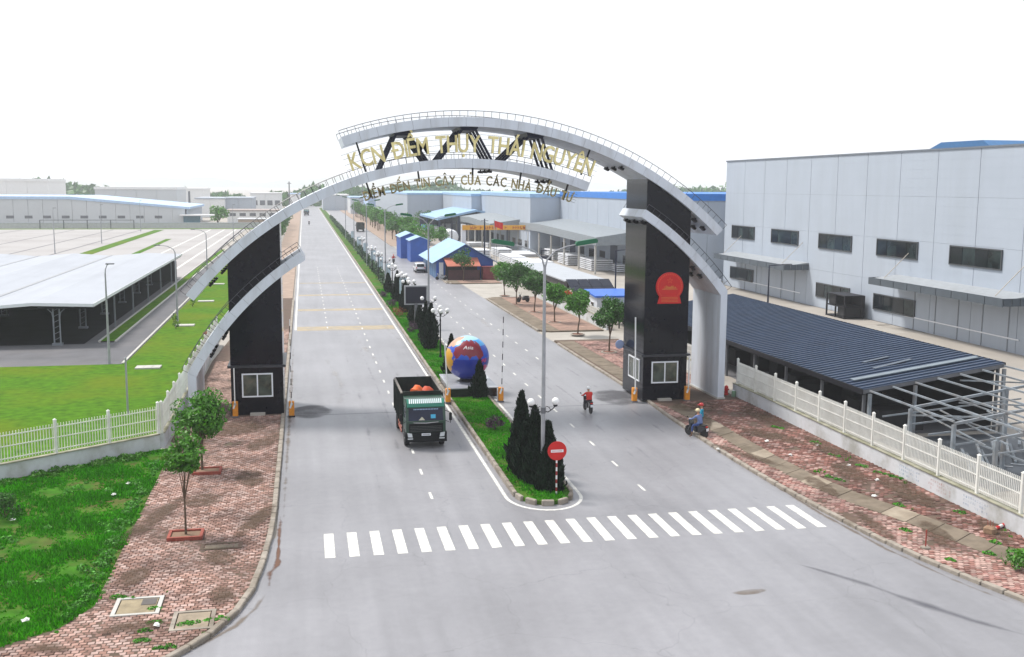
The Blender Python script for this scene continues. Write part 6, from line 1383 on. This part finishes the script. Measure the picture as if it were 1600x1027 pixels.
y1b = VX(875, 380, 56)[0]; x2, _ = V(829, 350, y1b); y2b = VX(752, 350, x2)[0]; x3, _ = V(737, 350, y2b); y3b = VX(692, 340, x3)[0]; x4, _ = V(637, 340, y3b)
hall('long_factory', 'long pale factory with a bright blue roof edge and grey awning beyond the emblem tower', 56, 158, y1b, 12.9, 60, awn=(172, 262, 0))
hall('long_factory', 'second pale blue-roofed factory with a recessed front behind the yellow banner', x2, y1b + .3, y2b, 12.6, 60, .8, awn=(y1b + 12, y1b + 75, 0), roofm=M('roof_paleblue', (.26, .42, .62), .5))  # pale blue roof, lightened further to add haze
hall('long_factory', 'third hazy factory block behind the open steel shed', x3, y2b + .3, y3b, 12.2, 60, .7, roofm=M('roof_paleblue', (.1, .26, .46)), wins=False)
hall('long_factory', 'farthest hazy grey blue factory block beyond the roadside trees', x4, y3b + .3, y3b + 160, 12.0, 80, .6, roofm=M('roof_paleblue', (.1, .26, .46)), wins=False)
t = thing('open_shed', 'open sided loading shed with a wide pale blue roof in the factory yard', 'shed')
sx, sy = G(700, 376); 
MB().exy([(36, 6.2), (47, 8.6), (58, 6.2), (58, 5.6), (47, 8.0), (36, 5.6)], 285, 330).build('roof', SKYB, t)
for x in (36.6, 42, 47, 52, 57.4):
    for y in (285.5, 300, 315, 329): MB().box(x - .25, x + .25, y - .25, y + .25, 0, 6.0 + 2 * (1 - abs(x - 47) / 11)).build('column', M('navy_post', (.02, .035, .08), .5), t)
MB().box(36, 58, 329.6, 330, 0, 6).build('back_wall', M('shed_navy', (.03, .05, .1), .6), t)
MB().box(30.7, 31.0, 262, 330, 0, 3.0).build('boundary_wall', M('beige_wall', (.30, .255, .23), .85, .1, .3), t)
t = thing('boundary_wall', 'long beige boundary wall behind the far roadside trees', 'wall'); MB().box(30.9, 31.2, 262, 480, 0, 3.2).build('panel', M('beige_wall', (.3, .255, .23)), t); MB().box(30.8, 31.3, 262, 480, 3.2, 3.35).build('coping', CONC, t)
for i, (px, py, c_) in enumerate(((683, 372, 'kiosk_white'), (700, 366, 'kiosk_white'), (668, 368, 'lorry_blue'))):
    c = G(px, py); t = thing('parked_lorry', ['white box lorry parked in front of the open shed', 'second white lorry deeper in the open shed yard', 'pale blue lorry beside the open shed'][i], 'truck', (c[0], c[1], 0), R(20)); bm_ = M(c_, (.12, .3, .5) if i == 2 else (.6, .62, .66))
    MB().box(-1.2, 1.2, -4, 2, .9, 3.3).build('box_body', bm_, t); MB().exx([(2.1, .6), (3.9, .6), (3.9, 1.7), (3.6, 2.6), (2.1, 2.7)], -1.15, 1.15).build('cab', bm_, t); MB().add([(-1.0, 3.93, 1.75), (1.0, 3.93, 1.75), (1.0, 3.66, 2.5), (-1.0, 3.66, 2.5)], [(0, 3, 2, 1)]).build('windscreen', GLASSD, t)
    for y in (-3, -1.8, 3.0):
        for x in (-.95, .95): wheel(t, x, y, .5)
# far lorries on the road
def lorry_far(px, py, rz, label):
    c = G(px, py); dup(tk, (c[0], c[1], 0), rz, label)
lorry_far(479, 337, 0, 'distant truck far up the left carriageway'); lorry_far(562, 361, R(180), 'distant truck on the right carriageway by the far trees')
# far roadside trees
ft = [make_tree('x', 4.6, 3.8, 2.2, 70 + k, 900, .26, LEAF if k else LEAFL, .12, name='far_tree', group='far roadside trees on the right') for k in range(3)]
random.seed(4)
for i in range(30):
    y = 236 + i * 9.5; s_ = random.uniform(.85, 1.2); x = 25.0 + random.uniform(-1, 1.2)
    lb = 'hazy roadside tree on the right, %s beyond the blue booths' % ordn(i)
    if i < 3: o = ft[i]; o.location = (x, y, .05); o['label'] = lb
    else: dup(ft[i % 3], (x, y, .05), i * 1.1, lb, scale=s_)
lt = [make_tree('x', 4.2, 4.2, 1.2, 80 + k, 800, .26, LEAF, .1, name='far_tree', group='far roadside trees on the left') for k in range(2)]
for i in range(16):
    y = 262 + i * 10; lb = 'hazy roadside tree on the left pavement, %s beyond the left tower' % ordn(i); x = -7.0 + random.uniform(-.5, .5)
    if i < 2: o = lt[i]; o.location = (x, y, 0); o['label'] = lb
    else: dup(lt[i % 2], (x, y, 0), i, lb, scale=random.uniform(.85, 1.15))
# hedge in the far median
rg = np.random.default_rng(77); n = 9000; hy = 150 + 330 * rg.uniform(0, 1, n) ** 1.4
q = leafcloud(n, rg, lambda r_, N: (np.c_[11.9 + r_.normal(0, .28, N), hy, .25 + r_.uniform(0, 1.5, N) * (.8 + .3 * np.sin(hy * .9))], r_.normal(0, 1, (N, 3))), .24)
o = obj('hedge', fastmesh('hedge', q, 4, M('hedge_leaf', (.02, .06, .018), .7, .3, 1, island=.5)), None, 'stuff'); o['label'] = 'dark clipped hedge running far along the median'; o['category'] = 'hedge'
# banners on posts along the far median
for i, y in enumerate((132, 157, 172, 190, 214, 240, 270)):
    t = thing('banner_post', 'pale blue pole banner in the far median, %s beyond the screen' % ordn(i), 'banner', (12.2, y, .15), 0, 'pale banners in the far median'); MB().tube((0, 0, 0), (0, 0, 3.4), .05, n=6).build('pole', GALV, t); MB().box(-.45, .45, -.03, .03, 1.2, 3.2).build('banner', M('banner_pale', (.42, .52, .58), .7, .2, 1.5), t)
# ================================================================== LEFT: white carport, lamps, far factories
wc = thing('white_carport', 'very long white canopy of shallow ridges over the left parking yard', 'carport')
WROOF = M('white_roof', (.37, .39, .43), .6, .04, .2, stain=(.31, .325, .36), stain_scale=.5, stain_amt=.6, spec=.2, stretch=(1, .05, 1))
RX = [-19.4 - 5.4 * k for k in range(17)]; RY0, RY1 = 101.6, 174.0
for k in range(16):
    a_, b_ = RX[k], RX[k + 1]; za, zb = (3.62, 4.02) if k % 2 == 0 else (4.02, 3.62)
    if k == 0: za = 3.85
    MB().exy([(a_, za), (b_, zb), (b_, zb + .1), (a_, za + .1)], RY0, RY1).build('roof_panel', WROOF, wc)
    if k % 2 == 1: MB().box(b_ - .22, b_ + .22, RY0, RY1, 3.66, 3.78).build('valley_gutter', M('gutter_grey', (.30, .31, .33), .6), wc)
    MB().exy([(a_, za - .18), (b_, zb - .18), (b_, zb + .12), (a_, za + .12)], RY0 - .1, RY0 - .02).build('front_fascia', FRAMEW, wc)
MB().box(RX[0], RX[0] + .06, RY0, RY1, 3.68, 3.98).build('side_fascia', FRAMEW, wc)
CGR = M('column_grey', (.17, .185, .21), .5)
for k in (0, 2, 4, 6):
    x = -22.85 - 10.8 * (k // 2)
    for y in (102.4, 114, 126, 138, 150, 162, 173):
        c_ = MB().box(x - .34, x - .22, y - .06, y + .06, .02, 3.55).box(x + .22, x + .34, y - .06, y + .06, .02, 3.55)
        for z in np.arange(.5, 3.4, .55): c_.bar((x - .28, y, z), (x + .28, y, z + .28), .05)
        for s_ in (-1, 1): c_.path([(x + s_ * .28, y, 2.5), (x + s_ * .4, y, 3.1), (x + s_ * .8, y, 3.5), (x + s_ * 1.6, y, 3.6)], .05, 5)
        c_.box(x - .45, x + .45, y - .3, y + .3, .02, .22).build('column', CGR, wc)
for y in (114, 126, 138, 150, 162): MB().box(-19.75, -19.6, y - .1, y + .1, .02, 3.7).build('edge_column', CGR, wc)
MB().box(-110, -19.6, 168, 168.2, .02, 3.2).build('shade_screen', DARKFL, wc)  # added screen closing the far side so the inside stays black
MB().box(-105, -19.5, RY0 + .3, RY1 - .3, 3.5, 3.56).build('shade_ceiling', DARKFL, wc)  # added dark sheet under the roof, deepens the shade inside
MB().box(-105, -20.6, RY0 + 1.2, RY1, .022, .04).build('dark_floor', M('shade_floor', (.012, .012, .015), .9, .3, .5, spec=.1), wc)  # near-black floor colour stands in for the deep shade here
def park_light(x, y, h, label, arm=-1.6):
    t = thing('lot_lamp', label, 'street lamp', (x, y, .03), 0, 'grey lamps of the left parking yard'); MB().lathe([(.14, 0), (.12, .1), (.09, h * .5), (.06, h)], (0, 0, 0), 8).build('pole', GALV, t, True)
    MB().path([(0, 0, h), (.0 + arm * .1, 0, h + .35), (arm * .5, 0, h + .7), (arm, 0, h + .8)], [.05, .045, .04, .03], 6).build('arm', GALV, t); MB().cbox((arm * 1.15, 0, h + .8), (.7, .25, .1), 0, .03).build('lamp_head', GREYM, t)
park_light(-16.3, 90.9, 7.6, 'grey lamp post at the lawn edge before the white canopy', .35)
park_light(-13.9, 118.3, 7.6, 'grey curved-arm lamp on the lawn beyond the first slabs'); park_light(-14.3, 160, 7.6, 'grey curved-arm lamp partly behind the left arch end')
for i, (px, py) in enumerate(((86, 397), (159, 381), (220, 362), (365, 378))):
    c = G(px, py); park_light(c[0], c[1], 9, 'thin far lamp post on the pale lot, %s from the left picture edge' % ordn(i), .3)
t = thing('lawn_post', 'plain grey post standing on the lawn inside the fence corner', 'post', (*G(200, 648), .05)); MB().tube((0, 0, 0), (0, 0, 3.7), .07, .06, 8).build('shaft', GALV, t); MB().lathe([(.09, 3.7), (.02, 3.8)], (0, 0, 0), 8).build('cap', GALV, t)
for i, (px, py) in enumerate(((272, 505), (301, 480), (275, 515))):
    c = G(px, py); bush(c[0], c[1], .9, .9, LEAF, ['small dark shrub at the drive kerb near the lawn slabs', 'small shrub on the lawn further along the drive', 'low shrub at the lamp foot on the lawn'][i], 90 + i, 160, .06, 'lawn_shrub')
t = tag(MB().box(-9.9, -8.9, 105.5, 106.6, .05, .25).sphere((-9.4, 106.4, .3), .6, 10, 6, 0, (1.3, 1, .4)).build('earth_heap', M('red_soil', (.17, .065, .04))), 'heap of red brown earth on the lawn beside the short arch', 'heap')
def far_hall(label, px0, px1, Y, ztop, roofh, depth, wall, roof, gable=False, name='far_factory'):
    x0 = V(px0, 345, Y)[0]; x1 = V(px1, 345, Y)[0]; t = thing(name, label, 'factory')
    n = max(2, int((x1 - x0) / 8))
    for k in range(n): MB().box(x0 + (x1 - x0) * k / n + .04, x0 + (x1 - x0) * (k + 1) / n - .04, Y, Y + depth, 0, ztop).build('wall_panel', wall, t)
    if gable: MB().exy([(x0 - .5, ztop), (x1 + .5, ztop), ((x0 + x1) / 2, ztop + roofh)], Y - .5, Y + depth).build('roof', roof, t)
    else: MB().box(x0 - .3, x1 + .3, Y - .4, Y + depth, ztop, ztop + roofh).build('roof', roof, t)
    return t, x0, x1
FW = M('far_wall', (.52, .54, .56), .7, .04, .1); FRB = M('far_roof_blue', (.40, .54, .74), .6); FRW = M('far_roof_white', (.74, .74, .74), .6); FWG = M('far_wall_grey', (.40, .44, .50), .7)  # far blue roof colour lightened further to add to the haze
# long gabled hall at the far side of the lots: ridge left, eaves falling right
t = thing('far_factory', 'very long pale hall with a blue roof line beyond the left lots', 'factory'); Y = 400
za = V(0, 309, Y)[1]; zb = V(120, 308, Y)[1]; zc_ = V(285, 325, Y)[1]; xa, xb, xc = V(-120, 345, Y)[0], V(110, 345, Y)[0], V(292, 345, Y)[0]
n = 18
zt = lambda x: za - .5 + (0 if x < xb else (x - xb) / (xc - xb) * (zc_ - za))
for k in range(n):
    a_, b_ = xa + (xc - xa) * k / n, xa + (xc - xa) * (k + 1) / n; MB().exy([(a_ + .05, 0), (b_ - .05, 0), (b_ - .05, zt(b_)), (a_ + .05, zt(a_))], Y, Y + .5).build('wall_panel', FW, t)
MB().exy([(xa, zt(xa)), (xb, zt(xb)), (xc + 1, zt(xc)), (xc + 1, zt(xc) + .8), (xb, zt(xb) + 1.0), (xa, zt(xa) + 1.0)], Y - .4, Y + 60).build('roof', FRB, t)
for k in range(9):
    xx = V(10 + 29 * k, 345, Y)[0]; MB().box(xx, xx + 2.6, Y - .05, Y, 2.6, 3.6).build('window', GREYM, t)
MB().box(xc - .5, xc, Y, Y + 60, 0, zt(xc)).build('end_wall', FWG, t)
ex_ = V(300, 345, Y)[0]; MB().box(ex_ - 4, ex_ + 8, Y - 3, Y + 3, 3.6, 4.1).build('porch_roof', FRW, t); MB().box(ex_ - 3, ex_ + 3, Y - .2, Y + 2, 0, 3.6).build('porch_glass', M('teal_glass', (.06, .16, .22), .2), t)
t = thing('steel_portal', 'thin black steel portal standing before the long pale hall', 'steel portal'); Y = 372; x0, x1 = V(62, 345, Y)[0], V(209, 345, Y)[0]
for k in range(5): xx = x0 + (x1 - x0) * k / 4; MB().box(xx - .15, xx + .15, Y - .15, Y + .15, 0, 2.9).build('post', GREYM, t)
MB().box(x0, x1, Y - .1, Y + .1, 2.8, 3.0).build('top_rail', GREYM, t)
t = thing('far_wall', 'pale boundary wall along the far edge of the left lots', 'wall'); MB().box(-200, -12, 375, 375.3, 0, 1.8).build('panel', M('far_white_wall', (.42, .44, .43), .8), t); MB().box(-200, -12, 374.9, 375.4, 1.8, 1.95).build('coping', FWG, t)
far_hall('far white shed with a blue grey roof behind the long hall', 150, 278, 520, 12.5, 1.2, 40, FW, FRW)
far_hall('far low shed with a dark roof and white front beyond the porch', 306, 352, 500, 8.4, .6, 40, FRW, FWG)
far_hall('far grey block right of the white fronted shed', 352, 395, 505, 8.6, .5, 40, FWG, FWG)
t_, x0, x1 = far_hall('far white house row with dark windows near the left arch', 355, 436, 430, 4.6, .5, 18, FRW, M('far_tile', (.36, .30, .28), .7), name='far_house')
for k in range(5): MB().box(x0 + 1 + (x1 - x0) * k / 5.2, x0 + 3.4 + (x1 - x0) * k / 5.2, 429.9, 430, 2.6, 3.8).build('window', GREYM, t_)
t_, x0, x1 = far_hall('far pale two storey building with a window strip above the left arch', 392, 440, 560, 10.5, .5, 30, FRW, FRW, name='far_house')
for k in range(4): MB().box(x0 + 1 + (x1 - x0) * k / 4.1, x0 + 3.6 + (x1 - x0) * k / 4.1, 559.9, 560, 4.5, 7.0).build('window', GREYM, t_)
far_hall('far white roofed hall peeping over the long pale hall', -20, 78, 560, 16.0, 1.4, 40, FRW, FRW); far_hall('far white block beside the chimney', 282, 320, 600, 12.2, .8, 40, FRW, FRW)
far_hall('far low brick yard building behind the left arch', 372, 425, 400, 2.2, .3, 10, M('far_brick', (.38, .30, .24), .8), FW)
c = V(297, 345, 480); t = thing('factory_chimney', 'thin dark factory chimney beyond the left lots', 'chimney', (c[0], 480, 0)); MB().lathe([(.55, 0), (.45, V(297, 299, 480)[1])], (0, 0, 0), 10).build('stack', GREYM, t); MB().lathe([(.6, 0), (.6, 1)], (0, 0, 0), 10).build('base', CONC, t)
for i, (px, Y, h) in enumerate(((453, 620, 17), (567, 640, 20))):
    c = V(px, 345, Y); t = thing('far_mast', ['thin far mast above the left carriageway', 'thin far mast over the right trees'][i], 'mast', (c[0], Y, 0)); MB().lathe([(.5, 0), (.3, h)], (0, 0, 0), 8).build('shaft', GREYM, t); MB().bar((-1.2, 0, h - 1), (1.2, 0, h - 1), .3).build('cross_arm', GREYM, t)
t = make_tree('light green tree beside the far white house', 8, 6, .5, 99, 700, .5, LEAFL, .2, name='far_yard_tree'); t.location = (V(340, 352, 410)[0], 410, 0)
# far mixed sheds either side of the road's end
random.seed(14)
for i, (px0, px1, Y, z) in enumerate(((505, 545, 640, 9), (548, 575, 560, 8.5), (575, 612, 520, 9.5), (612, 640, 480, 9.5), (452, 470, 700, 9))):
    far_hall('hazy far building past the end of the trees, %s from the road end' % ordn(i), px0, px1, Y, z, .6, 40, [FWG, FW, FRB, FWG, FRW][i], [FRW, FRB, FRB, FRW, FRB][i])
# far belt of trees and low hills: one mass
rg = np.random.default_rng(5); n = 26000
X = rg.uniform(-700, 900, n); YY = rg.uniform(760, 900, n); hh = 10 + 3.5 * np.sin(X * .021) + 2.5 * np.sin(X * .067 + 1) + 1.8 * np.sin(X * .19)
c = np.c_[X, YY, rg.uniform(0, 1, n) * hh * (1 + .0006 * np.abs(X))]
q = leafcloud(n, rg, lambda r_, N: (c, r_.normal(0, 1, (N, 3))), 3.2)
o = obj('far_wood', fastmesh('far_wood', q, 4, LEAF), None, 'stuff'); o['label'] = 'hazy belt of far trees along the horizon'; o['category'] = 'trees'
hl = MB(); n = 70; pr = []
for k in range(n + 1):
    x = -3800 + 7600 * k / n; pr.append((x, 38 + 16 * math.sin(k * .7) * math.sin(k * .23 + 1) + 9 * math.sin(k * 1.9) + 34 * max(0, math.sin((k - 33) / 12 * math.pi)) * (33 < k < 46)))
for k in range(n):
    (x0, h0), (x1, h1) = pr[k], pr[k + 1]; hl.add([(x0, 5600, -1), (x1, 5600, -1), (x1, 6000, max(h1, 3)), (x0, 6000, max(h0, 3)), (x1, 6400, -1), (x0, 6400, -1)], [(0, 1, 2, 3), (3, 2, 4, 5)])
hl.build('hills', M('hill_green', (.05, .10, .05), .9, .2, .01), kind='structure')
# ================================================================== HAZE
hz = MB().box(-5200, 5200, -300, 7000, -1.5, 98).build('haze', [], kind='stuff')
hm = bpy.data.materials.new('haze'); hm.use_nodes = True; hn = hm.node_tree.nodes; hn.remove(hn['Principled BSDF'])
pv = hn.new('ShaderNodeVolumePrincipled'); pv.inputs['Color'].default_value = (.93, .96, 1, 1); pv.inputs['Density'].default_value = HAZE; pv.inputs['Anisotropy'].default_value = 0.0
hm.node_tree.links.new(pv.outputs[0], hn['Material Output'].inputs['Volume']); hz.data.materials.append(hm)
hz['label'] = 'pale haze in the air over the whole site'; hz['category'] = 'haze'
